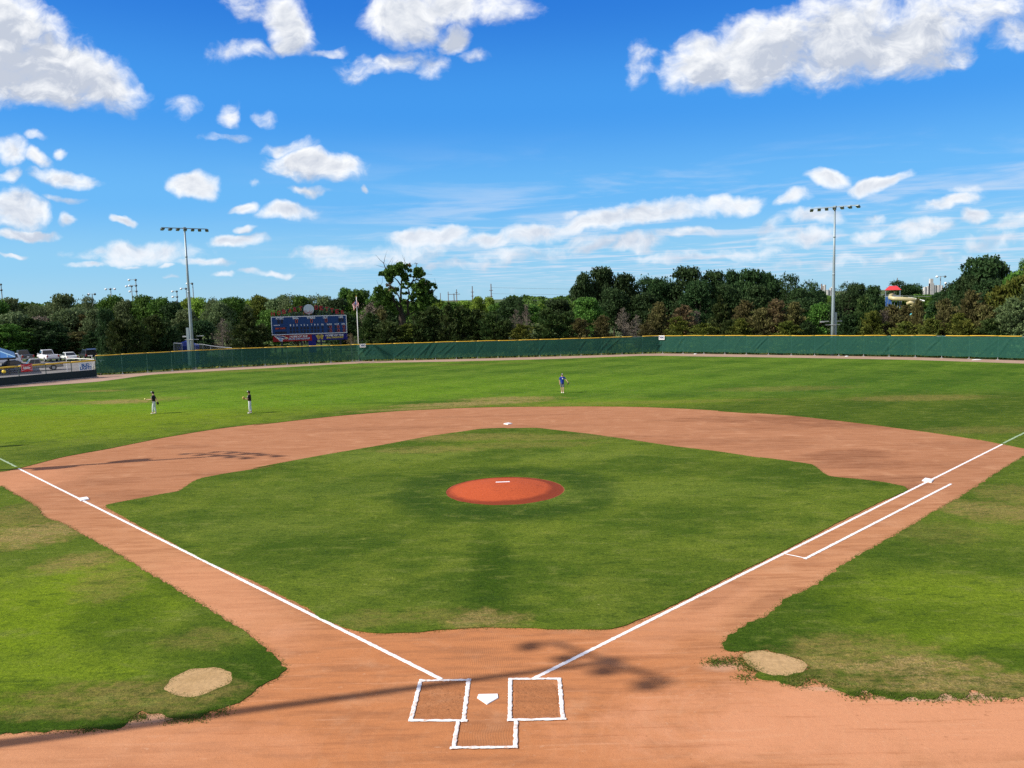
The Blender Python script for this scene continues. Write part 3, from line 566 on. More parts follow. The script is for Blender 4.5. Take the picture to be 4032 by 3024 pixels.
# ------------------------------------------------------------------ outfield fence
METAL=mat('galvanised metal',(.42,.44,.45),.45,.5,.5,.1,6); POLE=mat('blue grey tower steel',(.27,.34,.38),.45,.5,.25,.08,2); DARKM=mat('dark green post',(.02,.06,.05),.5,.3)
YEL=mat('yellow plastic cap',(.66,.42,.03),.45,.4,var=.15,scale=.8); WHITE=mat('white paint',(.80,.80,.80),.5,.4,var=.05); BLACK=mat('black plastic',(.02,.02,.022),.4,.4)
NAVY=mat('dark blue lettering',(.012,.035,.13),.5,.3)
def screen_mat():
    m,t,b,pos=base_mat('green windscreen mesh',.7,.25); n=t.noise(pos,.35,4,.6); f=t.noise(pos,5,5,.7)
    col=t.mix(t.mr(n,.3,.7),(.012,.085,.062),(.018,.105,.078)); col=t.mix(t.mr(f,.6,.35,0,.3),col,(.008,.055,.042)); t.l(col,b.inputs['Base Color'])
    tr=t.n('ShaderNodeBsdfTransparent'); tr.inputs[0].default_value=(.6,.95,.85,1); tl=t.n('ShaderNodeBsdfTranslucent'); t.l(col,tl.inputs[0])
    m1=t.n('ShaderNodeMixShader'); m1.inputs[0].default_value=.06; t.l(b.outputs[0],m1.inputs[1]); t.l(tl.outputs[0],m1.inputs[2])
    m2=t.n('ShaderNodeMixShader'); t.l(t.mr(n,.3,.7,.20,.32),m2.inputs[0]); t.l(m1.outputs[0],m2.inputs[1]); t.l(tr.outputs[0],m2.inputs[2])
    out=m.node_tree.nodes['Material Output']; t.l(m2.outputs[0],out.inputs[0]); return m
SCREEN=screen_mat()
def heights(foots_px,tops_px):
    out=[]
    for (fx,fy),(tx,ty) in zip(foots_px,tops_px):
        g0=G(fx,fy); out.append(at(tx,ty,rng(*g0)).z)
    return out
FH=heights(FOOT,TOP); FH.append(FH[-1])
cum=[0]
for i in range(1,len(foot)): cum.append(cum[-1]+math.dist(foot[i],foot[i-1]))
def on_fence(s,table=None):
    i=max(0,min(len(foot)-2,int(np.searchsorted(cum,s))-1)); f=(s-cum[i])/(cum[i+1]-cum[i]); a,b=Vector(foot[i]),Vector(foot[i+1]); d=(b-a).normalized()
    p=a+(b-a)*f; return p,d,Vector((d.y,-d.x)),FH[i]*(1-f)+FH[i+1]*f   # point, along, towards the field, height
def s_of_px(px):                          # distance along the fence of a place across the photo
    best=min(np.arange(0,cum[-1],.1),key=lambda s: abs(px_of(on_fence(s)[0])-px)); return float(best)
def px_of(p,z=0):
    v=Vector((p[0],p[1],z))-CP; return (2016+FPX*v.dot(_r)/v.dot(_f))/K
fl=Vector((*foot[0],0))
fence=empty('outfield_fence',fl,0,'long green windscreen fence with a yellow top cap round the outfield','fence')
def kid(mb,name,m,parent,smooth=False):   # mesh given in world coordinates, hung under a thing
    o=mb.build(name,m,parent,smooth); L=parent.matrix_world.inverted() if False else None
    inv=(Matrix.Translation(parent.location)@parent.rotation_euler.to_matrix().to_4x4()).inverted(); o.data.transform(inv); return o
ns=int(cum[-1]/.13); nz=20; V=[];F=[]
sps=3.05
fold=[(RN.uniform(0,cum[-1]),RN.uniform(.5,1.1),RN.uniform(.35,.95),RN.uniform(.012,.050)*(1 if RN.uniform()<.55 else .3),RN.choice([1,1,1,-1])) for _ in range(150)]
S1=np.linspace(0,cum[-1],ns+1); Zt=np.linspace(0,1,nz+1)
disp=np.zeros((ns+1,nz+1))
for (s0,wd,sl,am,sg) in fold:
    for j in range(nz+1):
        z=Zt[j]*2.5; c_=s0+sg*(z*sl+.25*z*z*sl*.4); env=math.sin(PI*min(1,Zt[j]*1.02))**.6
        disp[:,j]+=am*env*np.exp(-((S1-c_)/.13)**2)*RN.uniform(.8,1.2)
        disp[:,j]-=am*.6*env*np.exp(-((S1-c_-.25)/.13)**2)
sag=np.abs(np.sin(PI*S1/sps))
for i,s in enumerate(S1):
    p,d,n,h=on_fence(s)
    for j in range(nz+1):
        z=.30-.06*sag[i]+(h-.07-.30)*Zt[j]; q=p+n*(.06+disp[i,j]+.03*sag[i]*math.sin(PI*Zt[j])); V.append((q.x-fl.x,q.y-fl.y,z))
for i in range(ns):
    for j in range(nz): a=i*(nz+1)+j; F.append((a,a+nz+1,a+nz+2,a+1))
me=bpy.data.meshes.new('windscreen'); me.from_pydata(V,[],F); me.polygons.foreach_set('use_smooth',[True]*len(F)); me.update(); link('windscreen',me,SCREEN,fence)
rail=MB(); prev=None
pts=[on_fence(s) for s in np.linspace(0,cum[-1],90)]
rail.tube([(p.x-n.x*.03,p.y-n.y*.03,h-.10) for p,d,n,h in pts],.022,5); kid(rail,'top_rail',METAL,fence)
rail=MB(); rail.tube([(p.x-n.x*.03,p.y-n.y*.03,h*.50) for p,d,n,h in pts],.024,5); kid(rail,'middle_rail',DARKM,fence)
np_=int(cum[-1]/sps)
gaps=[(1367,1380),(1915,1925),(2020,2042),(2205,2208)]; gs=[(s_of_px(a),s_of_px(b)) for a,b in gaps]
for i in range(np_+1):
    p,d,n,h=on_fence(min(i*sps,cum[-1]-.01)); mb=MB(); q=p-n*.02
    mb.tube([(q.x,q.y,-.05),(q.x,q.y,h-.04)],.036,6); mb.box((q.x,q.y,.0),(.34,.22,.07),math.atan2(d.y,d.x)); kid(mb,'fence_post',METAL,fence)
    if i<np_:
        a,b_=i*sps+.01,(i+1)*sps-.01
        for g0,g1 in gs:
            if a<g1 and b_>g0:
                if g0-a>b_-g1: b_=max(a+.05,min(b_,g0))
                else: a=min(b_-.05,max(a,g1))
        if b_-a>.3:
            mb=MB(); k=7; j0=RN.uniform(-.012,.012)
            mb.tube([(lambda P_:(P_[0].x+P_[2].x*.03,P_[0].y+P_[2].y*.03,P_[3]-.03+.025*math.sin(PI*t*1.0)*(1 if i%2 else -1)*.6+j0))(on_fence(a+(b_-a)*t)) for t in np.linspace(0,1,k)],.050,8)
            kid(mb,'top_cap',YEL,fence,True)
# distance signs
def board(name,px,py,w,h,label,txt,size,face=WHITE,tm=NAVY,sx=1.0):
    s=s_of_px(px); p,d,n,H=on_fence(s); D=rng(p.x,p.y); z=at(px,py,D-.2).z; q=p+n*.16
    e=empty(name,(q.x,q.y,z),math.atan2(d.y,d.x),label,'sign')
    mb=MB(); mb.box((0,0,0),(w,.03,h)); mb.build('sign_panel',face,e)
    me=text_mesh(txt,size,.004,.012,sx=sx); o=link('lettering',me,tm,e); o.rotation_euler=(PI/2,0,0); o.location=(0,-.022,0); return e
board('distance_sign',785.5,746.5,.86,.50,'small white 380 sign on the fence just right of the flagpole','380',.46,sx=1.1)
board('distance_sign',1430.5,729.3,.86,.62,'small white 380 sign at the bend of the fence left of the right light tower','380',.44,sx=1.1)

# ------------------------------------------------------------------ low padded fence on the left
wf=[Vector(p) for p in wall_foot[::-1]]        # from the corner towards the left
wall_dir=(wf[1]-wf[0]).normalized(); wn_=Vector((wall_dir.y,-wall_dir.x)); wn_=-wn_ if wn_.dot(Vector((CP.x,CP.y))-wf[0])<0 else wn_
Lw=(wf[-1]-wf[0]).length
D0=rng(*wf[0]); D1=rng(*wf[1])
wz=(at(208,799,D0).z+at(0,815,D1).z)/2; cz0=at(203,779.3,D0).z; cz1=at(0,794,D1).z; cz=(cz0+cz1)/2
low=empty('low_fence',(wf[0].x,wf[0].y,0),0,'low dark padded wall topped with chain link and a yellow cap, beside the car park','fence')
PAD=mat('dark green wall padding',(.006,.020,.024),.55,.3); KERB=mat('grey kerb',(.26,.24,.22),.8,.2)
def wp(t,off=0): return wf[0]+wall_dir*t+wn_*off
def wbox(mb,t0,t1,off,th,z0,z1):
    a=wp((t0+t1)/2,off); mb.box((a.x,a.y,(z0+z1)/2),(t1-t0,th,z1-z0),math.atan2(wall_dir.y,wall_dir.x))
for i in range(int(Lw/2.44)+1):
    mb=MB(); wbox(mb,i*2.44+.005,min((i+1)*2.44,Lw)-.005,0,.14,.12,wz); kid(mb,'wall_pad',PAD,low)
mb=MB(); wbox(mb,-.1,Lw,.05,.4,-.02,.11); kid(mb,'kerb',KERB,low)
t=0
while t<Lw:
    mb=MB(); a=wp(t,-.02); mb.tube([(a.x,a.y,0),(a.x,a.y,cz-.03)],.05,8); kid(mb,'fence_post',DARKM,low)
    mb=MB(); mb.tube([(wp(t+u).x,wp(t+u).y,cz+.012*math.sin(u*2.1)) for u in np.linspace(.02,3.0,5)],.10,8); kid(mb,'top_cap',YEL,low,True); t+=3.05
def link_mat():
    m,t_,b,pos=base_mat('chain link',.5,.5); b.inputs['Base Color'].default_value=(.35,.36,.36,1)
    uvn=t_.n('ShaderNodeTexCoord').outputs['Object']; sx=t_.n('ShaderNodeSeparateXYZ'); t_.l(uvn,sx.inputs[0])
    h=t_.vmath('LENGTH',t_.vmath('MULTIPLY',uvn,(1,1,0)))
    ln=t_.n('ShaderNodeVectorMath',operation='LENGTH'); t_.l(t_.vmath('MULTIPLY',uvn,(1,1,0)),ln.inputs[0])
    f=2*PI/.075; a=t_.math('ABSOLUTE',t_.math('SINE',t_.math('MULTIPLY',t_.math('ADD',ln.outputs['Value'],sx.outputs[2]),f/2))); c=t_.math('ABSOLUTE',t_.math('SINE',t_.math('MULTIPLY',t_.math('SUBTRACT',ln.outputs['Value'],sx.outputs[2]),f/2)))
    wire=t_.math('LESS_THAN',t_.math('MINIMUM',a,c),.11)
    tr=t_.n('ShaderNodeBsdfTransparent'); mx_=t_.n('ShaderNodeMixShader'); t_.l(wire,mx_.inputs[0]); t_.l(tr.outputs[0],mx_.inputs[1]); t_.l(b.outputs[0],mx_.inputs[2]); t_.l(mx_.outputs[0],m.node_tree.nodes['Material Output'].inputs[0]); return m
LINK=link_mat()
mb=MB(); a=wp(0,.03); b_=wp(Lw,.03); mb.quad((a.x,a.y,wz),(b_.x,b_.y,wz),(b_.x,b_.y,cz),(a.x,a.y,cz)); kid(mb,'chain_link',LINK,low)
def wall_t(px): return float(min(np.arange(0,Lw,.05),key=lambda s: abs(px_of(wp(s))-px)))
RED=mat('red banner vinyl',(.50,.025,.035),.5,.3,var=.06); LBL=mat('pale banner vinyl',(.62,.70,.74),.5,.3,var=.04); BLU=mat('blue print',(.015,.12,.36),.5,.3); PINK=mat('pale pink print',(.75,.50,.50),.5,.3)
def wall_sign(name,x0,x1,y0,y1,label,face):
    t0,t1=wall_t(x0),wall_t(x1); tc_=(t0+t1)/2; c=wp(tc_,.09); D=rng(*c); zt=at((x0+x1)/2,y0,D).z; zb=at((x0+x1)/2,y1,D).z
    ang=math.atan2(-wall_dir.y,-wall_dir.x); e=empty(name,(c.x,c.y,(zt+zb)/2),ang,label,'sign'); w=abs(t1-t0); h=zt-zb
    mb=MB(); mb.box((0,0,0),(w,.03,h)); mb.build('banner_panel',face,e); return e,w,h
e,w,h=wall_sign('banner',48,72.5,786,802.5,'red banner with a pale bow tie outline and white lettering on the low fence',RED)
mb=MB()
for sgn in (1,-1):
    q=[(-w*.46,h*.36*sgn),(-w*.05,h*.14*sgn),(w*.05,h*.14*sgn),(w*.46,h*.36*sgn)]
    for (xa,za),(xb,zb) in zip(q,q[1:]): mb.tube([(xa,-.022,za),(xb,-.022,zb)],.03,4)
for sx_ in (-1,1): mb.tube([(sx_*w*.46,-.022,-h*.36),(sx_*w*.46,-.022,h*.36)],.03,4)
mb.build('bow_tie_outline',PINK,e)
o=link('lettering',text_mesh('Budweiser',.34,.004,.014,sx=w*.8/1.75),WHITE,e); o.rotation_euler=(PI/2,0,0); o.location=(0,-.022,0)
e,w,h=wall_sign('banner',172.5,199,784,800,'pale grey banner with blue BUD LIGHT lettering at the end of the low fence',LBL)
mb=MB(); mb.box((0,-.02,0),(w*.86,.012,h*.86)); mb.build('white_field',WHITE,e)
for i,(tx,sz) in enumerate((('BUD',.50),('LIGHT',.50))):
    o=link('lettering',text_mesh(tx,sz,.004,.022),BLU,e); o.rotation_euler=(PI/2,0,0); o.location=(0,-.034,h*(.20-.40*i))
tt=wall_t(10); c=wp(tt,.08); mb=MB(); mb.ball((0,0,0),.26,12,8,(1,.45,.8)); o=mb.build('yellow_ball_sign',mat('bright yellow plastic',(.85,.62,.06),.5,.4),None,True); o.location=(c.x,c.y,at(10,802.5,rng(*c)).z)
tag(o,'small rounded yellow marker hanging on the low fence at the left edge','marker')
gp=wp(.35,-.1); mb=MB(); zt=at(202,767,D0).z; mb.tube([(0,0,0),(0,0,zt)],.045,8); mb.tube([(-.35,-.3,zt-.06),(.05,0,zt-.06)],.06,6); o=mb.build('corner_post',WHITE,None); o.location=(gp.x,gp.y,0); tag(o,'tall white post where the low fence meets the green fence','post')
ra=at(143,773.5,D0+3.5); rb=at(203,776.3,D0+.6); mb=MB(); mb.tube([(0,0,ra.z),(rb.x-ra.x,rb.y-ra.y,rb.z)],.05,6)
for f_ in (0,.5,1): mb.tube([((rb.x-ra.x)*f_,(rb.y-ra.y)*f_,-.05),((rb.x-ra.x)*f_,(rb.y-ra.y)*f_,ra.z+(rb.z-ra.z)*f_)],.035,6)
o=mb.build('pipe_barrier',WHITE,None); o.location=(ra.x,ra.y,0); tag(o,'white pipe barrier crossing in front of the white sedan','barrier')
# chain link gate panels behind the fence, right and left of the left light tower
def pipe_fence(pts_px,Dd,label,zb=0):
    P3=[at(x,y,Dd) for x,y in pts_px]; o0=P3[0]; e=empty('chain_link_fence',(o0.x,o0.y,0),0,label,'fence')
    mb=MB(); mb.tube(P3,.05,6); kid(mb,'top_rail',WHITE,e)
    for p in P3:
        mb=MB(); mb.tube([(p.x,p.y,0),(p.x,p.y,p.z)],.04,6); kid(mb,'fence_post',METAL,e)
    mb=MB()
    for a_,b_ in zip(P3,P3[1:]): mb.quad((a_.x,a_.y,0),(b_.x,b_.y,0),b_,a_)
    kid(mb,'chain_link',LINK,e); return e
pipe_fence([(421,743),(438,744),(455,747),(475,749.5),(501,751.5)],126,'chain link fence with a white sloping top rail right of the left light tower')
pipe_fence([(375,741),(393,742)],126,'short chain link panel with a white rail left of the left light tower')
BLUEC=mat('blue canopy cloth',(.012,.035,.20),.6,.2); SLB=mat('light blue canopy cloth',(.16,.30,.45),.6,.2)
a=at(404,757,130); e=empty('canopy_tent',(a.x,a.y,0),.4,'dark blue canopy tent behind the fence left of the left light tower','tent')
mb=MB(); zc=at(404,746,130).z
for s1 in (-1,1):
    for s2 in (-1,1): mb.tube([(s1*1.5,s2*1.5,0),(s1*1.5,s2*1.5,zc)],.03,6)
mb.build('tent_frame',METAL,e); mb=MB(); top=(0,0,zc+.75); cs=[(-1.7,-1.7,zc),(1.7,-1.7,zc),(1.7,1.7,zc),(-1.7,1.7,zc)]; cb=[(x,y,z-.5) for x,y,z in cs]
mb.add(cs+[top]+cb,[(0,1,4),(1,2,4),(2,3,4),(3,0,4),(5,6,1,0),(6,7,2,1),(7,8,3,2),(8,5,0,3)]); mb.build('tent_roof',BLUEC,e)
mb=MB(); mb.quad((-1.65,-1.66,.1),(1.65,-1.66,.1),(1.65,-1.66,zc-.45),(-1.65,-1.66,zc-.45)); mb.build('tent_wall',BLUEC,e)

# ------------------------------------------------------------------ light towers
LAMP=mat('grey lamp housing',(.10,.13,.145),.45,.4,.3); GLASS=mat('lamp glass',(.35,.40,.42),.15,.6)
def lamp_head(parent,loc,yaw,pitch,n='floodlight',s=1.0):
    e=MB(); M=Matrix.Rotation(yaw,3,'Z')@Matrix.Rotation(pitch,3,'X')
    sec=[(.0,.20,.10),(.12,.36,.22),(.55,.40,.20),(.72,.34,.08)]
    vs=[];fs=[]
    for (y,w_,h_) in sec:
        for (sx_,sz_) in ((-1,-1),(1,-1),(1,1),(-1,1)): vs.append(M@Vector((sx_*w_*s*.55,-y*s,sz_*h_*s*.5))+Vector(loc))
    for i in range(3):
        for k in range(4): fs.append((i*4+k,i*4+(k+1)%4,(i+1)*4+(k+1)%4,(i+1)*4+k))
    fs+=[(3,2,1,0),(12,13,14,15)]; e.add(vs,fs); e.tube([Vector(loc)+Vector((0,0,.25*s)),Vector(loc)],.04*s,6)
    o=e.build(n,LAMP,parent); g_=MB(); q=[M@Vector((sx_*.19*s,-y*s,-.125*s))+Vector(loc) for sx_,y in ((-1,.12),(1,.12),(1,.6),(-1,.6))]; g_.quad(*q); g_.build('lamp_glass',GLASS,o); return o
def tower(x,y,H,bdir,L,n,label,yaw,rows=1,extras=True,lowbox=None,group='field light towers'):
    t=empty('light_tower',(x,y,0),0,label,'light tower',group)
    mb=MB(); mb.tube([(0,0,-.1),(0,0,H*.33),(0,0,H*.66),(0,0,H)],[.25,.21,.16,.11],14); mb.build('pole',POLE,t,True)
    mb=MB(); 
    for zc in (H*.33,H*.55,H*.8): mb.tube([(0,0,zc-.12),(0,0,zc+.12)],[.235-.10*zc/H]*2,14)
    mb.build('pole_joint',POLE,t,True)
    bd=Vector((*bdir,0)).normalized()
    for r in range(rows):
        z=H-.05-r*1.25; mb=MB(); mb.box((bd.x*0,bd.y*0,z),(L,.11,.11),math.atan2(bd.y,bd.x)); mb.box((0,0,z),(.34,.34,.30),math.atan2(bd.y,bd.x)); mb.build('crossarm',POLE,t)
        for i in range(n):
            f=(i/(n-1)-.5); lamp_head(t,(bd.x*L*f,bd.y*L*f,z-.32),yaw+R_(-34*f+random.uniform(-4,4)),R_(-18))
    if extras:
        mb=MB(); mb.box((0,0,4.1),(1.9,.12,.06)); mb.box((0,.0,4.1),(.6,.6,.08)); mb.build('maintenance_platform',METAL,t)
        mb=MB(); mb.box((-.9,.6,4.55),(1.2,.10,.10)); mb.box((.95,.6,4.55),(1.0,.10,.10)); mb.box((-1.2,.6,4.48),(.5,.3,.12)); mb.build('bracket_arm',METAL,t)
        bx=lowbox if lowbox else .42; mb=MB(); mb.box((bx,.35,3.1),(.36,.3,5.2)); mb.build('ballast_box',POLE,t)
    return t
def fit_tower(fx,fy,tx,ty):
    x,y=G(fx,fy); return x,y,at(tx,ty,rng(x,y)).z
s=s_of_px(420); p,d,n,h=on_fence(s); q=p-n*.55; H=at(400,492.5,rng(*q)).z
tower(q.x,q.y,H,(.78,.62),6.0,7,'tall grey light tower rising behind the fence at the left, seven floodlights on its crossbar',R_(32),lowbox=-.62)
s=s_of_px(1796); p,d,n,h=on_fence(s); q=p-n*.55; H=at(1801,446.5,rng(*q)).z
tower(q.x,q.y,H,(.78,-.62),6.15,7,'tall grey light tower rising behind the fence at the right, seven floodlights on its crossbar',R_(-30))
# two more stand beside the infield outside the picture; their shadows fall across the dirt
el=math.tan(SUN_EL); shd=Vector((-math.sin(SUN_AZ),-math.cos(SUN_AZ)))
H2=20.0; q=Vector((2.9,1.95))-shd*(H2/el)
tower(q.x,q.y,H2,(2.53,-2.24),3.5,4,'grey light tower outside the picture whose shadow crosses the batter boxes',R_(-75),extras=False)
q=Vector((-14.6,29.9))-shd*(H2/el)
t2=tower(q.x,q.y,H2,(4.65,-2.2),4.6,5,'grey light tower outside the picture whose shadow lies near third base',R_(-90),rows=2,extras=False)
for zz_,k in ((14.2,1),(12.6,-1)):
    mb=MB(); mb.box((.75*k*.9,.5*k,zz_),(.95,.6,.95),.6); mb.box((0,0,zz_),(.9,.08,.08),.6); mb.build('loudspeaker',LAMP,t2)

# ------------------------------------------------------------------ flagpole and flag
fs_=s_of_px(774.5); p,d,n,h=on_fence(fs_); q=p-n*.22; D=rng(*q); Hf=at(770,641,D).z
e=empty('flagpole',(q.x,q.y,0),0,'thin white flagpole behind the fence right of the scoreboard','flagpole'); mb=MB(); mb.tube([(0,0,0),(0,0,Hf)],[.07,.045],10); mb.build('pole',WHITE,e,True)
mb=MB(); mb.ball((0,0,Hf+.06),.08,10,6); mb.build('finial',YEL,e,True); mb=MB(); mb.box((0,0,.04),(1.1,.5,.1)); mb.build('footing',KERB,e)
FR=mat('flag red',(.50,.035,.05),.7,.1); FW=mat('flag white',(.75,.74,.74),.7,.1); FB=mat('flag blue',(.03,.06,.22),.7,.1)
def flag_cloth(w,hh,nx,ny,x0,dx,mats_fn):
    mb=MB(); vs=[]
    for j in range(ny+1):
        for i in range(nx+1):
            a=i/nx; b=j/ny
            vs.append((x0+dx*a*w*(1-.25*math.sin(b*2)),-.10-.12*math.sin(a*9+b*2)*(.3+a),Hf-.45-b*hh-a*.62-.05*math.sin(a*7)))
    mb.v=vs
    for j in range(ny):
        for i in range(nx):
            k=j*(nx+1)+i; mb.f.append([k,k+1,k+nx+2,k+nx+1]); mb.m.append(mats_fn(i/nx,j/ny))
    return mb
mb=flag_cloth(.62,.95,14,13,0,-1,lambda a,b:(2 if (a<.42 and b<.54) else (0 if int(b*13)%2==0 else 1)))
fo=mb.build('flag',[FR,FW,FB],None); fo.location=(q.x,q.y,0); tag(fo,'limp striped flag of the United States hanging from the white flagpole','flag')
st=MB()
for j in range(4):
    for i in range(4): st.box((-.05-.055*i,-.16-.03*i,Hf-.50-.11*j-.05*i),(.022,.01,.022))
st.build('stars',FW,fo)
mb=flag_cloth(.34,.62,8,9,.04,1,lambda a,b:(0 if int(b*9)%2==0 else 1)); o=mb.build('flag_fold',[FR,FW],fo)

# ------------------------------------------------------------------ scoreboard
SBX,SBY=670.0,721.5; D=136.0; c=at(SBX,SBY,D); yaw=math.atan2(c.y-CP.y,c.x-CP.x)-PI/2
sb=empty('scoreboard',(c.x,c.y,0),yaw,'blue scoreboard with a white frame, red arched lettering and two team banners below','scoreboard'); Z0=c.z
mpp=D/FPX/math.hypot(1,0)*math.cos(math.atan2(abs(c.x-CP.x),c.y-CP.y))**-0; SC=D*math.cos(yaw)/FPX/6.32/ math.cos(yaw)   # metres per pixel of the enlarged trace
SC=(D*math.cos(yaw))/FPX/6.32/math.cos(yaw)
def LS(x,y): return ((x-1085)*SC, (1040-y-(x-1085)*.0325)*SC+Z0)
SBLUE=mat('scoreboard blue',(.008,.050,.185),.5,.3,var=.10,scale=.6); SDARK=mat('unlit digit window',(.004,.008,.030),.4,.4); SWHITE=mat('scoreboard white',(.85,.88,.90),.5,.3,var=.05); BANR=mat('red banner',(.34,.012,.022),.5,.3); BANB=mat('royal blue banner',(.010,.012,.20),.5,.3); ARCHR=mat('arch red',(.36,.022,.032),.5,.3,var=.2); ARCHT=mat('arch truss',(.018,.025,.05),.5,.4); GOLD=mat('gold print',(.62,.50,.10),.5,.3); LED=mat('lit red segments',(.30,.05,.05),.4,.3,emis=((.9,.20,.14),.16)); LEDD=mat('dim red letters',(.25,.03,.02),.4,.3,emis=((.8,.12,.05),.22)); DISC=mat('pale ball face',(.50,.60,.66),.5,.3,var=.05,scale=1)
x0,zt=LS(198,632);x1,_=LS(1962,580);_,zb=LS(1085,1040); zt=LS(1085,604)[1]
mb=MB(); mb.box(((x0+x1)/2,.25,(zt+zb)/2),(x1-x0,.5,zt-zb)); mb.build('cabinet',SBLUE,sb)
mb=MB(); fw=.10
mb.box(((x0+x1)/2,-.02,zt-fw/2),(x1-x0,.05,fw)); mb.box(((x0+x1)/2,-.02,zb+fw/2),(x1-x0,.05,fw)); mb.box((x0+fw/2,-.02,(zt+zb)/2),(fw,.05,zt-zb-2*fw)); mb.box((x1-fw/2,-.02,(zt+zb)/2),(fw,.05,zt-zb-2*fw)); mb.build('frame',SWHITE,sb)
def stext(txt,x,y,hpx,m=SWHITE,wpx=None,name='lettering',bold=.02,shear=0.0,par=None,yy_=-.02):
    me=text_mesh(txt,1.0,.01,bold,shear); xs=[v.co.x for v in me.vertices]; ys=[v.co.y for v in me.vertices]; w0=max(xs)-min(xs); h0=max(ys)-min(ys)
    sy=hpx*SC/h0; sx=(wpx*SC/w0) if wpx else sy; cx=(max(xs)+min(xs))/2; cy=(max(ys)+min(ys))/2
    me.transform(Matrix.Diagonal((sx,sy,1,1))@Matrix.Translation((-cx,-cy,0)))
    o=link(name,me,m,par or sb); X,Z=LS(x,y); o.location=(X,yy_,Z); o.rotation_euler=(PI/2,0,0); return o
for tx,x,y,hp_,wp_ in (('AT BAT',400,668,52,188),('BALL',768,654,54,138),('STRIKE',1125,648,52,192),('OUT',1462,642,50,110),('H/E',1828,630,50,96)): stext(tx,x,y,hp_,SWHITE,wp_)
for tx,x in zip('123456789',(636,710,787,885,958,1033,1130,1205,1277)): stext(tx,x,830-(x-636)*.025,42,SWHITE,24)
stext('10',1382,812,42,SWHITE,52)
for tx,x,y,w_ in (('RUNS',1548,804,118),('HITS',1722,800,96),('ERR',1882,796,84)): stext(tx,x,y,38,SWHITE,w_)
mb=MB()
def win(x,y,w_,h_): X,Z=LS(x,y); k=MB(); k.box((X,-.005,Z),(w_*SC,.02,h_*SC)); k.build('digit_window',SDARK,sb)
for x,y,w_,h_ in ((365,748,56,92),(444,744,56,92),(1796,700,56,90),(1866,698,50,90),(410,905,262,52),(410,1008,262,52),(780,733,60,100),(1128,722,60,100),(1474,712,60,96)): win(x,y,w_,h_)
for x in (640,716,790,888,962,1036,1136,1212,1284,1384):
    for dy in (905,985): win(x,dy-(x-640)*.028,48,62)
for x in (1522,1695): 
    for dy in (870,962): win(x,dy,44,64)
for x in (1575,1756,1888):
    for dy in (866,958): win(x,dy,50,74)
def zero(x,y,w_,h_,top=True,bot=True):
    X,Z=LS(x,y); a=w_*SC/2; b=h_*SC/2; k=MB(); yv=-.035; r=.020; c_=a*.35
    pts=[(-a,-b+c_),(-a,b-c_),(-a+c_,b),(a-c_,b),(a,b-c_),(a,-b+c_),(a-c_,-b),(-a+c_,-b),(-a,-b+c_)]
    k.tube([(X+u,yv,Z+v) for u,v in pts],r,5,False); k.build('zero_digit',LED,sb)
for x,y in ((780,735),(1130,722),(1476,713)): zero(x,y,48,78)
for x,y in ((1576,872),(1578,962),(1755,865),(1760,955),(1888,862),(1893,948)): zero(x,y,44,60)
o=stext('BAY CATS',402,906,36,LEDD,215,'team_name',.0,0,None,-.03)
mb=MB(); X,Z=LS(325,830); mb.box((X,-.01,Z),(145*SC,.02,12*SC)); mb.build('white_strip',SWHITE,sb)
# banners
bt=LS(1085,1046)[1]; bb=LS(1085,1200)[1]; xm=LS(1122,0)[0]
b1=MB(); b1.box(((x0+.12+xm)/2,.1,(bt+bb)/2),(xm-x0-.12,.08,bt-bb)); B1=b1.build('team_banner',BANR,sb); B1['label']='red banner reading HOME OF THE BLUE DRAGONS'
b2=MB(); b2.box(((xm+x1+.05)/2,.1,(bt+bb)/2),(x1+.05-xm,.08,bt-bb)); B2=b2.build('team_banner',BANB,sb); B2['label']='royal blue banner reading HOME OF THE SALTHAWKS'
SKYB=mat('sky blue print',(.22,.36,.62),.5,.3); DB=mat('deep blue print',(.01,.02,.16),.5,.3)
stext('HOME OF THE',815,1095,44,SWHITE,420,'lettering',.03,.25,B1,.045); stext('BLUE DRAGONS',825,1150,48,SWHITE,500,'lettering',.06,.25,B1,.048); stext('BLUE DRAGONS',826,1150,46,SKYB,490,'lettering',.01,.25,B1,.032)
stext('HOME OF THE',1660,1068,44,SWHITE,440,'lettering',.03,.25,B2,.045); stext('SALTHAWKS',1665,1122,48,GOLD,410,'lettering',.05,.25,B2,.045)
def poly(pts,m,name,par,yv):
    k=MB(); vs=[]
    for yo in (0,-.01): vs+= [(LS(x,y)[0],yv+yo,LS(x,y)[1]) for x,y in pts]
    n_=len(pts); k.add(vs,[tuple(range(n_,2*n_)),tuple(range(n_))[::-1]]+[(i,(i+1)%n_,n_+(i+1)%n_,n_+i) for i in range(n_)]); return k.build(name,m,par)
lg=poly([(250,1090),(340,1078),(430,1088),(520,1110),(575,1138),(545,1160),(480,1160),(430,1175),(440,1215),(385,1215),(350,1180),(300,1135)],SWHITE,'team_logo',B1,.05)
poly([(275,1096),(345,1088),(425,1098),(505,1120),(545,1140),(470,1150),(420,1130),(350,1122),(310,1118)],DB,'logo_shape',lg,.036); poly([(345,1140),(410,1140),(425,1165),(410,1205),(385,1208),(365,1175)],SKYB,'logo_shape',lg,.036)
poly([(500,1112),(570,1138),(540,1148),(505,1138)],GOLD,'logo_shape',lg,.024)
lg=poly([(1210,1065),(1250,1080),(1250,1055),(1300,1052),(1300,1090),(1325,1090),(1325,1050),(1370,1048),(1372,1075),(1410,1055),(1385,1120),(1370,1125),(1385,1165),(1330,1168),(1330,1130),(1300,1132),(1300,1170),(1250,1170),(1255,1130),(1235,1120)],GOLD,'team_logo',B2,.05)
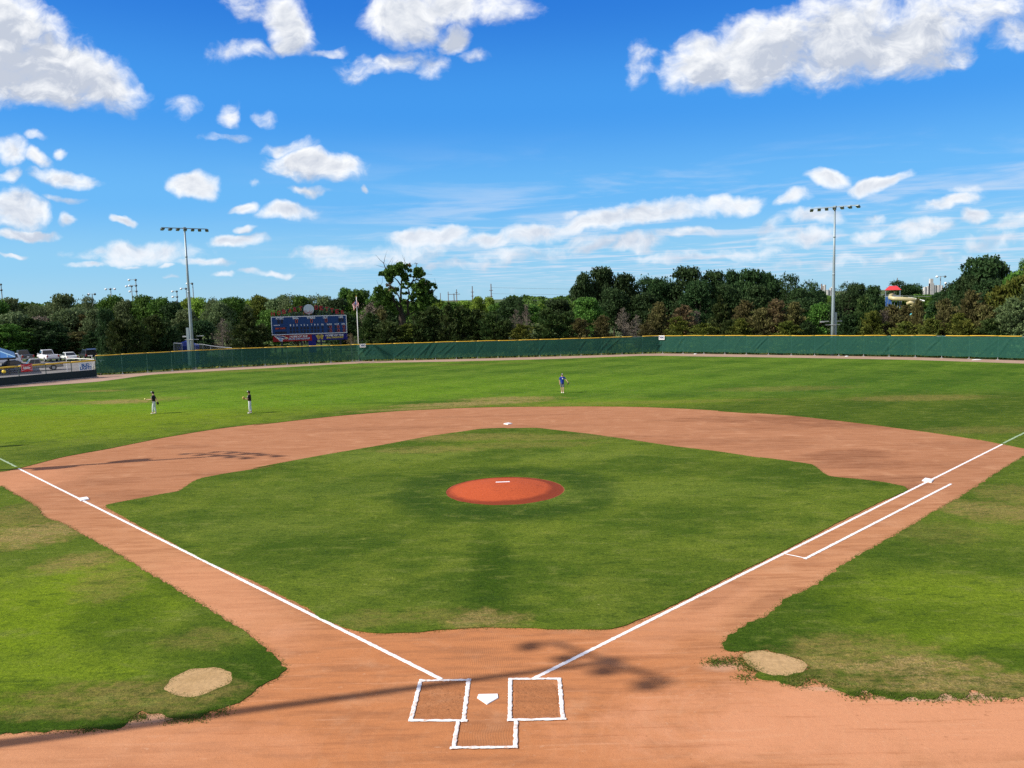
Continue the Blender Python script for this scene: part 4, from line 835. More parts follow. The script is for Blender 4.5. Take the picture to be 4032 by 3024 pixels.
poly([(1262,1064),(1290,1062),(1290,1100),(1335,1098),(1335,1060),(1360,1058),(1360,1160),(1340,1160),(1340,1120),(1290,1122),(1290,1162),(1266,1162)],mat('dark gold print',(.40,.28,.05),.5,.3),'logo_shape',lg,.036)
# posts
for x in (415,880,1335,1795):
    X=LS(x,0)[0]; mb=MB(); mb.box((X,.35,(bb+.1)/2),(.28,.28,bb+.3)); mb.build('support_post',ARCHT,sb)
mb=MB(); X=LS(1125,0)[0]; mb.box((X,.30,(bb+.02)/2+.3),(180*SC,.4,bb-.6)); mb.build('control_cabinet',BANB,sb)
# arch with letters
def arch_top(x): 
    u=(x-1085)/880.0; return 600-(x-1085)*.0325-(235*(1-u*u))
mb=MB(); xs=np.linspace(430,1740,17); tp=[(LS(x,arch_top(x))[0],.3,LS(x,arch_top(x))[1]) for x in xs]; bs=[(LS(x,604-(x-1085)*.0325)[0],.3,zt) for x in xs]
mb.tube(tp,.05,6); mb.tube([(x0+.3,.3,zt+.04),(x1-.3,.3,zt+.04)],.05,6)
for i in range(len(xs)-1): mb.tube([bs[i],tp[i+1]] if i%2 else [tp[i],bs[i+1]],.045,5); 
for i in range(0,len(xs),2): mb.tube([bs[i],tp[i]],.045,5)
mb.build('arch_truss',ARCHT,sb)
for ch,x,y in zip('HOBART',(245,385,505,640,765,895),(558,540,508,478,452,428)): stext(ch,x,y,104,ARCHR,80,'arch_letter',.03,0,None,.16)
for ch,x,y in zip('DETTER',(1262,1375,1505,1625,1745,1878),(402,414,438,468,494,515)): stext(ch,x,y,104,ARCHR,78,'arch_letter',.03,0,None,.16)
X,Z=LS(1080,447); k=MB(); n_=40; r=122*SC; vs=[(X+r*math.cos(2*PI*i/n_),yv,Z+r*math.sin(2*PI*i/n_)) for yv in (.22,.12) for i in range(n_)]; k.add(vs,[tuple(range(n_)),tuple(range(n_,2*n_))[::-1]]+[(i,n_+i,n_+(i+1)%n_,(i+1)%n_) for i in range(n_)]); dk=k.build('white_disc',DISC,sb)
stext('Field',1058,520,86,ARCHR,230,'script_lettering',-.005,.45,sb,.09)

# ------------------------------------------------------------------ trees
def leaf_mat(name,c0,c1,c2,tr=.25):
    m,t,b,pos=base_mat(name,.7,.15); a=t.n('ShaderNodeAttribute'); a.attribute_name='var'
    oi=t.n('ShaderNodeObjectInfo'); n=t.noise(pos,.55,3,.6)
    col=t.mix(t.mr(n,.35,.65),c0,c1); col=t.mix(t.mr(a.outputs['Fac'],.72,1.0,0,.8),col,c2)
    col=t.mix(t.mr(a.outputs['Fac'],.0,.4,.5,0),col,t.mix(1.0,col,(.5,.55,.5),'MULTIPLY'))
    hs=t.n('ShaderNodeHueSaturation'); t.l(col,hs.inputs['Color']); t.l(t.mr(oi.outputs['Random'],0,1,.485,.515,'LINEAR'),hs.inputs['Hue']); t.l(t.mr(oi.outputs['Random'],0,1,.8,1.2,'LINEAR'),hs.inputs['Value'])
    t.l(hs.outputs[0],b.inputs['Base Color']); tl=t.n('ShaderNodeBsdfTranslucent'); t.l(hs.outputs[0],tl.inputs[0])
    mx_=t.n('ShaderNodeMixShader'); mx_.inputs[0].default_value=tr; t.l(b.outputs[0],mx_.inputs[1]); t.l(tl.outputs[0],mx_.inputs[2]); t.l(mx_.outputs[0],m.node_tree.nodes['Material Output'].inputs[0]); return m
LM={'dark green':leaf_mat('dark green leaves',(.024,.056,.018),(.038,.076,.024),(.058,.100,.034)),
 'mid green':leaf_mat('mid green leaves',(0.055,0.127,0.021),(0.086,0.176,0.029),(0.130,0.234,0.039)),
 'bright green':leaf_mat('bright green leaves',(0.150,0.247,0.031),(0.208,0.312,0.044),(0.260,0.364,0.065)),
 'grey green':leaf_mat('grey green leaves',(0.091,0.137,0.055),(0.130,0.182,0.075),(0.182,0.227,0.104)),
 'olive':leaf_mat('olive needles',(.075,.105,.018),(.125,.150,.026),(.19,.195,.036)),
 'dark olive':leaf_mat('dark olive needles',(.030,.062,.016),(.050,.080,.020),(.085,.105,.030)),
 'brown olive':leaf_mat('brown olive needles',(.095,.090,.034),(.135,.120,.046),(.12,.135,.038)),
 'russet':leaf_mat('russet needles',(.135,.100,.050),(.175,.130,.068),(.12,.12,.04)),
 'grey brown':leaf_mat('dry grey brown twigs',(.125,.105,.082),(.17,.145,.118),(.11,.09,.07),.05)}
BARK=mat('dark bark',(.055,.045,.036),.9,.1,var=.3,scale=3); BARKP=mat('pale bark',(.20,.17,.145),.9,.1,var=.25,scale=3)
def cards(name,cen,size,elong=1.0,dirs=None,seed=0):
    r=np.random.default_rng(seed); n=len(cen)
    if dirs is None: d=r.normal(size=(n,3))
    else: d=dirs+r.normal(size=(n,3))*.55
    d/=np.linalg.norm(d,axis=1)[:,None]+1e-9; q=r.normal(size=(n,3)); q-= (q*d).sum(1)[:,None]*d; q/=np.linalg.norm(q,axis=1)[:,None]+1e-9
    s=size*r.uniform(.6,1.4,n)[:,None] if np.isscalar(size) else size[:,None]*r.uniform(.6,1.4,n)[:,None]
    v=np.stack([cen-d*s*elong*.5,cen+q*s*.42,cen+d*s*elong*.5,cen-q*s*.42],1).reshape(-1,3)
    me=bpy.data.meshes.new(name); me.vertices.add(4*n); me.loops.add(4*n); me.polygons.add(n)
    me.vertices.foreach_set('co',v.ravel()); me.loops.foreach_set('vertex_index',np.arange(4*n)); me.polygons.foreach_set('loop_start',np.arange(0,4*n,4)); me.update(calc_edges=True)
    at_=me.attributes.new('var','FLOAT','FACE'); at_.data.foreach_set('value',r.uniform(0,1,n).astype('f')); return me
# each prototype is built about 10 m high and 10 m wide: (crown mesh, trunk mesh)
def proto_round(seed,K=30,per=150,gap=0.0,z0=.16,shape=1.0,leaf=.36):
    r=np.random.default_rng(seed); cs=[];rad=[]
    while len(cs)<K:
        a=r.uniform(0,2*PI); zz=min(.92,r.uniform(0,1)**.85); prof=math.sqrt(max(.05,1-zz**2.6))*min(1,.62+zz*1.3)*shape
        rr=math.sqrt(r.uniform(.10,1))*prof*.86; c=np.array([math.cos(a)*rr*5*.86,math.sin(a)*rr*5*.86,(z0+(.90-z0)*zz**.85)*10])
        cs.append(c); rad.append(r.uniform(1.0,1.8)*(1+.05*zz))
    pts=[]
    for c,R0 in zip(cs,rad):
        n=int(per*R0**1.6*(1 if r.uniform()>gap else .25)); u=r.normal(size=(n,3)); u/=np.linalg.norm(u,axis=1)[:,None]; u[:,2]=np.where(r.uniform(size=n)<.62,np.abs(u[:,2]),u[:,2])
        lump=1+.22*np.sin(u[:,0]*7+c[0]*3)*np.sin(u[:,1]*6+c[1]); pts.append(c+u*(R0*r.uniform(.55,1.08,n)*lump)[:,None]*np.array([1.15,1.15,.8]))
    pts=np.concatenate(pts); pts[:,2]=np.maximum(pts[:,2],.5); crown=cards('crown',pts,leaf,1.15,None,seed)
    mb=MB(); zt=3.0; top=Vector((r.uniform(-.3,.3),r.uniform(-.3,.3),z0*10+1.6)); mb.tube([(0,0,-.3),(0,0,.4),top*.6,top],[.42,.30,.25,.20],8)
    for c in cs[::2]:
        c=Vector(c); mid=top.lerp(c,.5)+Vector((0,0,-.3)); mb.tube([top*r.uniform(.7,1),mid,c],[.15,.09,.03],5,False)
    me=bpy.data.meshes.new('trunk'); me.from_pydata(mb.v,[],mb.f); return crown,me
def proto_cedar(seed,N=110,per=46,fat=.5,leaf=.30,lean=0,thin=1.0,low=.02):
    r=np.random.default_rng(seed); pts=[];dirs=[]; tops=[(0,0,9.8)]+[(r.uniform(-1.8,1.8),r.uniform(-1.8,1.8),r.uniform(6.5,9.2)) for _ in range(2)]
    mb=MB()
    for t_ in tops: mb.tube([(0,0,-.2),(t_[0]*.3,t_[1]*.3,t_[2]*.4),t_],[.20,.13,.02],6,False)
    for i in range(N):
        zz=(i+.5)/N; zz=low+(1-low)*zz**.92; tp=tops[r.integers(0,3) if zz<.75 else 0]; a=r.uniform(0,2*PI)
        L=5*((1-zz)**fat)*(.55+.45*min(1,zz*5))*r.uniform(.6,1.12); L=max(L,.35)
        b0=np.array([tp[0]*zz*.8,tp[1]*zz*.8,zz*9.4]); up=r.uniform(.15,.60)+.4*zz; dv=np.array([math.cos(a),math.sin(a),up*.7]); n=int(per*(.35+L/4)*thin)
        f=r.uniform(.15,1,n)**.75; curl=np.stack([0*f,0*f,-.10*L*(f-.5)**2*4],1)
        jit=r.normal(size=(n,3))*(.13+.34*(1-np.abs(f-.6)))[:,None]*np.array([1,1,.42])*min(1.2,L*.42)
        pts.append(b0+dv*(f*L)[:,None]+curl+jit); dd=np.tile(dv+np.array([0,0,.25]),(n,1)); dirs.append(dd)
        if i%3==0: mb.tube([b0,b0+dv*L*.9],[.06,.012],4,False)
    pts=np.concatenate(pts); dirs=np.concatenate(dirs); pts[:,2]=np.maximum(pts[:,2],.15)
    crown=cards('crown',pts,leaf,2.2,dirs,seed); me=bpy.data.meshes.new('trunk'); me.from_pydata(mb.v,[],mb.f); return crown,me
PR={'round':[proto_round(s,38,150) for s in (11,12,13,14)],'tall':[proto_round(s,40,145,0,.08,.92) for s in (21,22,23)],
    'airy':[proto_round(s,30,85,.3,.22,1.0,.30) for s in (31,32,33)],'cedar':[proto_cedar(s,125,50) for s in (41,42,43,44)],
    'pointed':[proto_cedar(s,120,46,.75) for s in (51,52)],'dead':[proto_cedar(s,80,34,.55,.17,0,.7,.10) for s in (61,62)],'bush':[proto_cedar(s,100,50,.32,.32,0,1,.01) for s in (71,72)]}
USED=set()
def tree(px,py,hw,D,kind,colour,cat='tree',var=None):
    p=at(px,py,D); H=p.z; lst=PR[kind]; i=(int(px*7+py*3)%len(lst)) if var is None else var
    w=2*hw*K/FPX*D*math.cos(math.atan2(p.x-CP.x,p.y-CP.y)); rz=random.uniform(0,2*PI)
    e=bpy.data.objects.new('cedar_tree' if kind in('cedar','pointed','bush','dead') else 'leafy_tree',None); C.objects.link(e); e.location=(p.x,p.y,-.08); e.rotation_euler=(0,0,rz)
    sc=(w/10,w/10,H/10)
    for nm,me in (('crown',lst[i][0]),('trunk',lst[i][1])):
        key=(nm,kind,i,colour)
        ml=LM[colour] if nm=='crown' else (BARKP if kind=='dead' else BARK)
        if key in MC: m2=MC[key]
        else: m2=me.copy(); m2.name=nm; m2.materials.append(ml); MC[key]=m2
        o=bpy.data.objects.new(nm,m2); C.objects.link(o); o.parent=e; o.scale=sc
    e['category']=cat; TREES.append((px,py,D,kind,colour,e)); return e
MC={};TREES=[]
front=[ # px, top, half width, extra distance, kind, colour
 (228,660,24,12,'tall','dark green'),(252,684,34,8,'cedar','dark olive'),(292,690,28,8,'bush','dark olive'),(330,676,40,10,'cedar','dark olive'),(362,700,26,9,'bush','dark green'),(395,690,30,14,'cedar','dark green'),(432,688,34,18,'tall','dark green'),
 (478,682,26,10,'dead','grey brown'),(486,690,22,16,'airy','grey green'),(530,660,40,9,'pointed','dark olive'),(560,700,28,12,'bush','dark olive'),
 (757,716,17,4,'dead','russet'),(800,672,34,9,'cedar','dark olive'),(822,662,26,13,'cedar','brown olive'),(838,692,34,6,'bush','dark olive'),(872,700,34,7,'bush','olive'),(905,668,36,8,'cedar','dark olive'),(935,656,36,10,'cedar','dark olive'),(968,647,30,8,'pointed','dark olive'),(998,655,38,9,'cedar','dark olive'),(1030,664,34,9,'cedar','dark olive'),(1062,667,34,7,'cedar','dark olive'),(1088,690,24,6,'bush','dark olive'),
 (1114,664,22,7,'dead','grey brown'),(1136,650,18,9,'dead','grey brown'),(1128,700,30,5,'bush','olive'),(1180,662,34,7,'cedar','dark olive'),(1222,670,30,7,'cedar','dark olive'),(1252,683,28,6,'cedar','brown olive'),(1302,677,26,7,'cedar','brown olive'),(1346,660,26,8,'dead','grey brown'),(1374,676,26,9,'dead','grey brown'),
 (1395,695,26,6,'cedar','brown olive'),(1424,648,30,7,'cedar','brown olive'),(1475,654,34,8,'cedar','russet'),(1462,680,30,6,'cedar','olive'),(1503,666,22,10,'dead','grey brown'),(1520,698,34,5,'bush','olive'),(1556,632,32,8,'pointed','dark olive'),(1578,690,26,6,'bush','dark olive'),(1610,644,30,8,'cedar','brown olive'),(1600,684,30,5,'cedar','olive'),
 (1645,660,34,7,'cedar','brown olive'),(1676,642,36,8,'cedar','russet'),(1716,648,34,8,'cedar','brown olive'),(1700,690,34,5,'cedar','olive'),(1770,650,32,9,'tall','mid green'),(1745,690,26,6,'cedar','dark green'),(1800,668,30,9,'tall','dark green'),(1832,676,30,7,'cedar','dark green'),
 (1866,634,28,8,'cedar','dark olive'),(1886,668,32,6,'cedar','olive'),(1912,664,30,9,'dead','grey brown'),(1925,653,28,12,'cedar','brown olive'),(1958,656,28,12,'cedar','brown olive'),(1938,676,32,8,'cedar','brown olive'),(1955,690,34,5,'cedar','olive'),(1984,640,18,8,'cedar','brown olive'),(2012,684,34,5,'cedar','olive'),(2042,640,32,8,'cedar','brown olive'),(2072,672,32,6,'cedar','olive'),
 (2100,622,36,8,'cedar','brown olive'),(2085,690,28,5,'bush','olive'),(2130,654,34,7,'cedar','brown olive'),(2160,612,42,10,'cedar','olive'),(2140,684,34,5,'cedar','dark olive'),(2200,590,46,10,'cedar','olive'),(2190,640,40,6,'cedar','grey green'),(2230,600,46,9,'cedar','grey green')]
for (px,py,hw,dd,kd,co) in front:
    s=s_of_px(min(max(px,212),2185)); p,d,n,h=on_fence(s); tree(px,py,hw*1.15,rng(p.x,p.y)+dd,kd,co,'cedar' if kd!='tall' and kd!='airy' else 'tree')
mid_=[(12,640,34,172,'round','grey green'),(46,650,30,175,'round','mid green'),(80,652,32,168,'airy','grey green'),(108,654,26,176,'round','grey green'),(136,632,32,170,'tall','grey green'),(182,632,26,166,'airy','grey brown' if False else 'grey green'),(162,664,30,160,'round','grey green'),
 (242,636,34,182,'round','mid green'),(272,646,28,178,'round','grey green'),(306,634,30,176,'round','mid green'),(342,638,30,172,'tall','mid green'),(372,650,28,170,'round','dark green'),(408,640,30,215,'round','bright green'),(428,640,26,210,'round','bright green'),(454,642,26,180,'airy','grey green'),(400,664,32,162,'round','grey green'),(476,650,28,176,'round','grey green'),
 (502,641,32,178,'round','mid green'),(518,648,24,190,'airy','grey green'),(536,644,26,210,'round','bright green'),(562,636,32,200,'round','olive'),(606,636,32,186,'round','grey green'),(630,633,32,182,'airy','grey green'),(652,636,28,180,'round','mid green'),(678,634,30,184,'airy','grey green'),(700,636,26,180,'round','grey green'),
 (726,640,26,176,'tall','dark green'),(746,618,24,190,'round','mid green'),(775,624,30,186,'round','mid green'),(802,650,30,150,'airy','grey brown'),(812,632,28,170,'round','mid green'),(838,640,34,165,'round','dark green'),(590,668,40,150,'round','mid green'),(640,672,36,165,'round','dark green'),(715,664,34,160,'round','dark green'),(745,672,30,150,'tall','dark green'),
 (20,672,44,152,'tall','grey green'),(62,684,40,148,'cedar','dark green'),(98,676,40,158,'airy','grey brown'),(108,690,36,150,'tall','dark green'),(146,664,40,156,'tall','grey green'),(188,672,36,154,'cedar','brown olive'),(205,666,30,150,'tall','grey green'),(48,706,30,146,'bush','mid green'),(90,712,30,145,'bush','dark green'),(130,718,30,146,'bush','dark green'),(20,716,30,144,'bush','mid green'),(165,716,26,146,'bush','brown olive'),(196,712,28,143,'pointed','dark green'),(-30,640,44,165,'round','mid green'),(5,700,44,143,'bush','mid green'),
 (910,640,26,175,'round','mid green'),(948,646,22,260,'round','bright green'),(975,652,24,250,'round','mid green'),(1006,648,26,250,'round','bright green'),(1030,638,18,240,'round','bright green'),(1056,638,16,240,'tall','bright green'),(1078,652,24,230,'round','mid green'),(1106,638,32,165,'round','dark green'),(1122,640,14,160,'airy','dark green'),(1145,656,26,240,'round','mid green'),(1170,654,24,300,'round','bright green'),(1202,645,32,168,'round','dark green'),(1218,650,20,170,'round','dark green'),
 (1256,586,30,165,'tall','dark green'),(1270,640,36,150,'tall','mid green'),(1303,573,38,168,'tall','dark green'),(1350,585,36,168,'tall','dark green'),(1326,620,34,160,'round','dark green'),(1396,594,30,172,'airy','dark green'),(1421,597,34,170,'round','dark green'),(1392,630,36,160,'round','dark green'),(1452,606,26,172,'round','dark green'),(1488,569,42,168,'tall','dark green'),(1506,600,38,162,'tall','dark green'),(1545,578,32,170,'tall','dark green'),
 (1570,612,32,165,'round','dark green'),(1586,580,26,176,'tall','dark green'),(1621,578,34,172,'tall','dark green'),(1655,583,28,172,'tall','dark green'),(1640,612,40,165,'round','dark green'),(1680,600,20,175,'airy','dark green'),(1704,587,30,172,'airy','dark green'),(1745,600,30,172,'airy','dark green'),(1722,618,34,168,'round','dark green'),(1765,626,24,180,'round','dark green'),(1740,640,36,160,'round','dark green'),
 (1832,604,30,182,'airy','dark green'),(1854,607,26,185,'tall','dark green'),(1838,634,40,205,'round','dark green'),(1888,614,22,178,'tall','dark green'),(1875,630,34,185,'round','dark green'),(1941,603,30,290,'airy','dark green'),(1966,612,28,290,'round','dark green'),(1950,636,50,285,'round','dark green'),(1995,634,36,280,'round','mid green'),(2035,628,30,205,'round','dark green'),(2062,606,28,180,'round','dark green'),(2080,600,30,176,'round','dark green'),
 (2121,546,50,172,'tall','dark green'),(2158,565,34,176,'round','dark green'),(2095,590,34,170,'round','dark green'),(2150,600,46,165,'round','dark green'),(2190,582,30,160,'round','mid green'),(2214,552,14,165,'airy','mid green'),(2230,570,40,165,'round','mid green')]
for (px,py,hw,D,kd,co) in mid_: tree(px,py,hw*(1.20 if 1235<px<2000 else 1.24),D+(34 if px<212 else (12 if px<420 else 0)),kd,co,'tree')
# the tall open cottonwood right of the flagpole: bare dark limbs under ragged leaf clusters
def hero():
    D=150.0; b=at(872,700,D); e=bpy.data.objects.new('leafy_tree',None); C.objects.link(e); e.location=(b.x,b.y,-.08); e['category']='tree'
    e['label']='tall open tree with dark forked limbs and ragged leaf clusters, right of the flagpole'
    sc_=D*math.cos(math.atan2(b.x-CP.x,b.y-CP.y))/FPX/5.923; Zb=b.z
    def T(x,y,dy=0): return Vector(((x-640)*sc_,dy,(1380-y)*sc_*1.0+at(876,(1020+1380/5.923)/K,D).z))
    r=np.random.default_rng(5); mb=MB(); base=Vector((0,0,-.2))
    limbs=[[(600,1380),(590,1100),(590,800),(615,500),(650,300),(690,180)],[(600,1100),(540,850),(470,740),(380,640)],[(610,1380),(760,1260),(745,960),(800,900),(790,760),(765,650),(880,520),(960,380),(1010,260)],[(790,1000),(830,980),(960,960),(1090,900)],[(610,1380),(560,1200),(445,960),(440,860),(360,760),(200,700),(110,650)],[(760,1300),(920,1220),(1080,1100),(1200,1020),(1300,860)],[(600,600),(540,500),(470,430),(330,330),(230,280)],[(620,520),(700,420),(760,300),(770,160)],[(880,520),(1000,480),(1090,520),(1240,600)],[(1090,900),(1230,780),(1350,760),(1430,620)],[(650,330),(560,240),(400,190)],[(800,900),(900,740),(1000,640)],[(330,330),(280,240),(235,90)],[(960,380),(955,250),(960,100)]]
    for l in limbs:
        dy=r.uniform(-3,3); P_=[T(x,y,dy*i/len(l)) for i,(x,y) in enumerate(l)]; r0=.30 if l[0][1]>1300 else .15
        mb.tube(P_,[max(.03,r0*(1-i/len(l))) for i in range(len(l))],6,False)
    mb.tube([(0,0,-.2),T(600,1380),T(595,1240)],[.75,.6,.4],8); mb.tube([(0.3,0,-.2),T(640,1380)],[.5,.4],8)
    for _ in range(60):
        l=limbs[r.integers(0,len(limbs))]; i=r.integers(1,len(l)); p=T(*l[i]); d=Vector((r.normal(),r.normal(),r.normal()+.5)); mb.tube([p,p+d*.7,p+d*1.3+Vector((r.normal()*.3,0,.4))],[.05,.03,.012],4,False)
    mb.build('trunk',BARK,e)
    cl=[(620,180,90),(560,210,60),(700,190,60),(380,190,45),(330,290,60),(240,290,45),(200,340,35),(400,260,50),(440,340,45),(340,420,60),(320,360,50),(480,260,60),(380,480,50),(600,300,80),(650,380,70),(560,330,50),(780,150,26),(780,230,35),(1010,300,60),(1060,260,50),(1100,300,40),(990,380,50),(1050,410,45),(1130,350,30),(730,430,50),(720,490,40),(750,560,40),(850,610,50),(960,640,80),(1100,560,80),(1180,560,70),(1150,640,80),(1040,700,90),(1200,720,80),(1240,640,50),(1100,780,90),(950,740,70),(1000,820,70),(1250,800,60),(120,650,45),(90,690,40),(180,720,50),(250,730,60),(130,800,90),(260,830,90),(60,860,90),(380,720,60),(400,820,60),(300,950,110),(200,1050,110),(400,1050,90),(1150,900,110),(1280,920,90),(1100,1000,110),(980,1060,100),(1240,1020,90),(1350,960,80),(640,960,50),(690,1000,50),(700,650,30),(700,790,30),(1350,600,25),(1420,680,25),(880,400,25),(830,280,20),(500,700,50),(880,900,60),(900,1130,80),(450,1180,80)]
    pts=[]
    for (x,y,R0) in cl:
        cl2=[(x,y,R0*1.1)]+[(x+r.uniform(-1,1)*R0*1.05,y+r.uniform(-.8,.8)*R0,R0*r.uniform(.4,.7)) for _ in range(6)]
        for (x,y,R0) in cl2:
         c=np.array(T(x,y,r.uniform(-3.2,3.2))); Rm=R0*sc_; n=int(40+150*Rm**2); u=r.normal(size=(n,3)); u/=np.linalg.norm(u,axis=1)[:,None]; pts.append(c+u*(Rm*r.uniform(.35,1.1,n))[:,None])
    me=cards('crown',np.concatenate(pts),.30,1.2,None,5); link('crown',me,LM['mid green'],e)
    pts=[]
    for (x,y,R0) in ((385,620,70),(420,560,45),(330,600,40),(420,700,60),(860,165,45),(480,660,50)):
        c=np.array(T(x,y,-2)); Rm=R0*sc_; n=int(20+70*Rm**2); u=r.normal(size=(n,3)); u/=np.linalg.norm(u,axis=1)[:,None]; pts.append(c+u*(Rm*r.uniform(.35,1.1,n))[:,None])
    link('dry_leaves',cards('dry_leaves',np.concatenate(pts),.28,1.2,None,6),LM['russet'],e)
hero()
# distant woods that read as one mass
def woods():
    r=np.random.default_rng(9); pts=[];sz=[]
    for i in range(520):
        D=r.uniform(260,420); px=r.uniform(-150,2360); top=at(px,655 if px<1100 else 640,D).z*r.uniform(.75,1.02); c=np.array(at(px,650,D)); c[2]=0; R0=r.uniform(3,6)
        n=150; u=r.normal(size=(n,3)); u/=np.linalg.norm(u,axis=1)[:,None]; u[:,2]=np.abs(u[:,2]); q=c+u*R0*np.array([1.2,1.2,0])+np.stack([0*u[:,2],0*u[:,2],u[:,2]*top],1); pts.append(q)
    me=cards('distant_woods',np.concatenate(pts),1.5,1.1,None,9); tag(link('distant_woods',me,LM['mid green']),'far off band of mixed green woods along the horizon behind the nearer trees','woods',None,'stuff')
woods()
# rough grass and weeds under the trees
def weeds():
    r=np.random.default_rng(19); n=24000; s=r.uniform(0,cum[-1],n); P_=[]
    tab=[on_fence(x) for x in np.linspace(0,cum[-1],400)]
    for i in range(n):
        p,d,nn,h=tab[int(s[i]/cum[-1]*399)]; o=r.uniform(.8,26); P_.append((p.x-nn.x*o+r.normal()*.4,p.y-nn.y*o+r.normal()*.4,r.uniform(.0,.35)))
    m_=cards('weeds',np.array(P_),.32,2.2,np.tile(np.array([[0,0,1.0]]),(n,1)),19); tag(link('weeds',m_,LM['olive']),'rough grass and weeds along the foot of the trees behind the fence','grass',None,'stuff')
weeds()
# labels for the trees: each is counted from the nearest thing one can find
LMK=[(0,'the left photo edge'),(413,'the left light tower'),(670,'the scoreboard middle'),(773,'the flagpole'),(871,'the tall open tree'),(1430,'the right 380 sign'),(1796,'the right light tower'),(1929,'the red canopy'),(2212,'the right photo edge')]
ORD=['nearest','second','third','fourth','fifth','sixth','seventh','eighth','ninth','tenth','eleventh','twelfth']
SH={'round':'rounded leafy tree','tall':'full leafy tree','airy':'thin crowned tree','cedar':'cedar','pointed':'pointed cedar','dead':'dry bare cedar','bush':'low bushy cedar'}
from collections import defaultdict
grp_=defaultdict(list)
for (px,py,D,kd,co,e) in TREES:
    lm=min(LMK,key=lambda q:abs(q[0]-px)); side='left' if px<lm[0] else 'right'; grp_[(kd,co,lm[1],side)].append((abs(px-lm[0]),e,lm,px))
for (kd,co,ln,side),l in grp_.items():
    l.sort(key=lambda q:q[0])
    for i,(_,e,lm,px) in enumerate(l):
        edge='photo edge' in ln
        pos='from' if edge else f'to the {side} of'
        if edge and ((lm[0]==0 and px<0) or (lm[0]==2212 and px>2212)): pos='just outside'
        e['label']=f"{co} {SH[kd]}, {ORD[min(i,11)]} {pos} {ln}" if len(l)>1 or True else ''
        e['group']='cedars behind the outfield fence' if e['category']=='cedar' else 'leafy trees beyond the field'

# ------------------------------------------------------------------ far poles, wires, silos, slide tower
def far_pole(px,ytop,D,yb=660,r=.10): 
    p=at(px,ytop,D); return p
def field_lamp(px,py,D,rows,n,label,w=2.2,dx=0):
    p=at(px,py,D); t=empty('floodlight_pole',(p.x,p.y,0),0,label,'light pole','far floodlight poles'); mb=MB(); mb.tube([(0,0,0),(0,0,p.z)],[.28,.14],8); mb.build('pole',METAL,t)
    for r_ in range(rows):
        z=p.z-r_*1.9; mb=MB(); mb.box((dx,0,z),(w,.12,.12)); mb.build('crossarm',METAL,t)
        for i in range(n):
            x=dx+(i/(max(1,n-1))-.5)*w if n>1 else dx; mb=MB(); mb.ball((x,-.25,z-.1),.46,8,6,(1,.8,.8)); mb.build('floodlight',SWHITE if i%2==0 else LAMP,t,True)
field_lamp(2,614,330,2,2,'distant floodlight pole cut by the left edge of the photo',1.4,-.6)
field_lamp(199,635,300,1,2,'short distant floodlight pole with two pale lamps above the left trees',2.0)
field_lamp(239,624,320,1,3,'distant floodlight pole with a row of three pale lamps',3.2)
field_lamp(284,618,330,1,2,'distant pole with two lamps left of the tall triple lamp cluster',2.0,-.8)
field_lamp(293,604,300,3,2,'tall distant pole with three tiers of pale lamps, left of the light tower',2.2,-1.0)
field_lamp(382,629,310,3,2,'distant pole with small tiered lamps just left of the left light tower',1.5,-.7)
field_lamp(402,623,300,1,2,'distant pole with one lamp arm hidden close beside the left light tower',1.6,-.8)
field_lamp(416,612,290,1,2,'distant pole with one lamp arm just right of the left light tower',1.6,-.9)
field_lamp(2032,597,300,1,2,'pole with a cluster of dark lamps beside the white grain silos',2.6); field_lamp(2042,611,320,1,1,'short pole with a single dark lamp right of the lamp cluster',.6)
WOOD=mat('weathered pole wood',(.20,.13,.095),.9,.1); WIRE=mat('grey wire',(.25,.27,.30),.6,.3)
def util(px,py,D,label,arms=()):
    p=at(px,py,D); t=empty('utility_pole',(p.x,p.y,0),0,label,'utility pole','wooden utility poles'); mb=MB(); mb.tube([(0,0,0),(0,0,p.z)],[.24,.16],8); mb.build('pole',WOOD,t)
    for (dz,w) in arms: mb=MB(); mb.box((0,-.2,p.z-dz),(w,.16,.2)); mb.build('crossarm',WOOD,t)
    return p
util(951,633,430,'farthest left thin utility pole on the skyline right of the tall open tree'); util(968,630,400,'thin utility pole left of the double armed pole')
util(980.5,634,330,'utility pole with two wide crossarms on the skyline',[(.3,5.0),(2.9,4.0)]); util(986,625,380,'plain utility pole just right of the double armed pole',[(1.5,1.2)])
p1=util(1020,618,330,'tall utility pole on the skyline, left of the tallest one',[(2.4,1.4),(4,1.2)]); p2=util(1060.5,613,300,'tallest utility pole on the skyline above the bright green trees',[(2.4,1.4),(4.6,1.2)])
util(1775,613,230,'utility pole with a crossarm just left of the right light tower',[(5.2,3.0)]); util(1827,640,240,'dark pole behind the trees right of the right light tower',[(.6,1.6)]); util(1852,630,235,'dark pole left of the blue roof among the trees'); util(1646,632,230,'utility pole among dark trees, left of the right light tower',[(.8,2.6)])
util(1938.5,600,420,'thin utility pole on the skyline right above the red canopy',[(2,1.5)])
for k,(pa,y1,lab) in enumerate(((p2,(2300,622,400),'upper power line'),(p2,(2300,630,400),'middle power line'),(p2,(2300,640,400),'lower power line'),(at(1775,626,230),(2300,636,230),'wire'),(at(1640,636,230),(1775,626,230),'wire'))):
    b=at(*y1); a=Vector((pa.x,pa.y,pa.z-(1.4+2.2*k if k<3 else 0))); mb=MB(); n_=24; mb.tube([(a.lerp(b,i/n_)+Vector((0,0,-4*(i/n_)*(1-i/n_)*1.2)))-a for i in range(n_+1)],.035,4); o=mb.build('power_line',WIRE); o.location=a
    tag(o,['highest power line running right from the tallest utility pole','middle power line running right from the tallest utility pole','lowest power line running right from the tallest utility pole','wire crossing the trees behind the right light tower','wire between two poles left of the right light tower'][k],'power line','power lines')
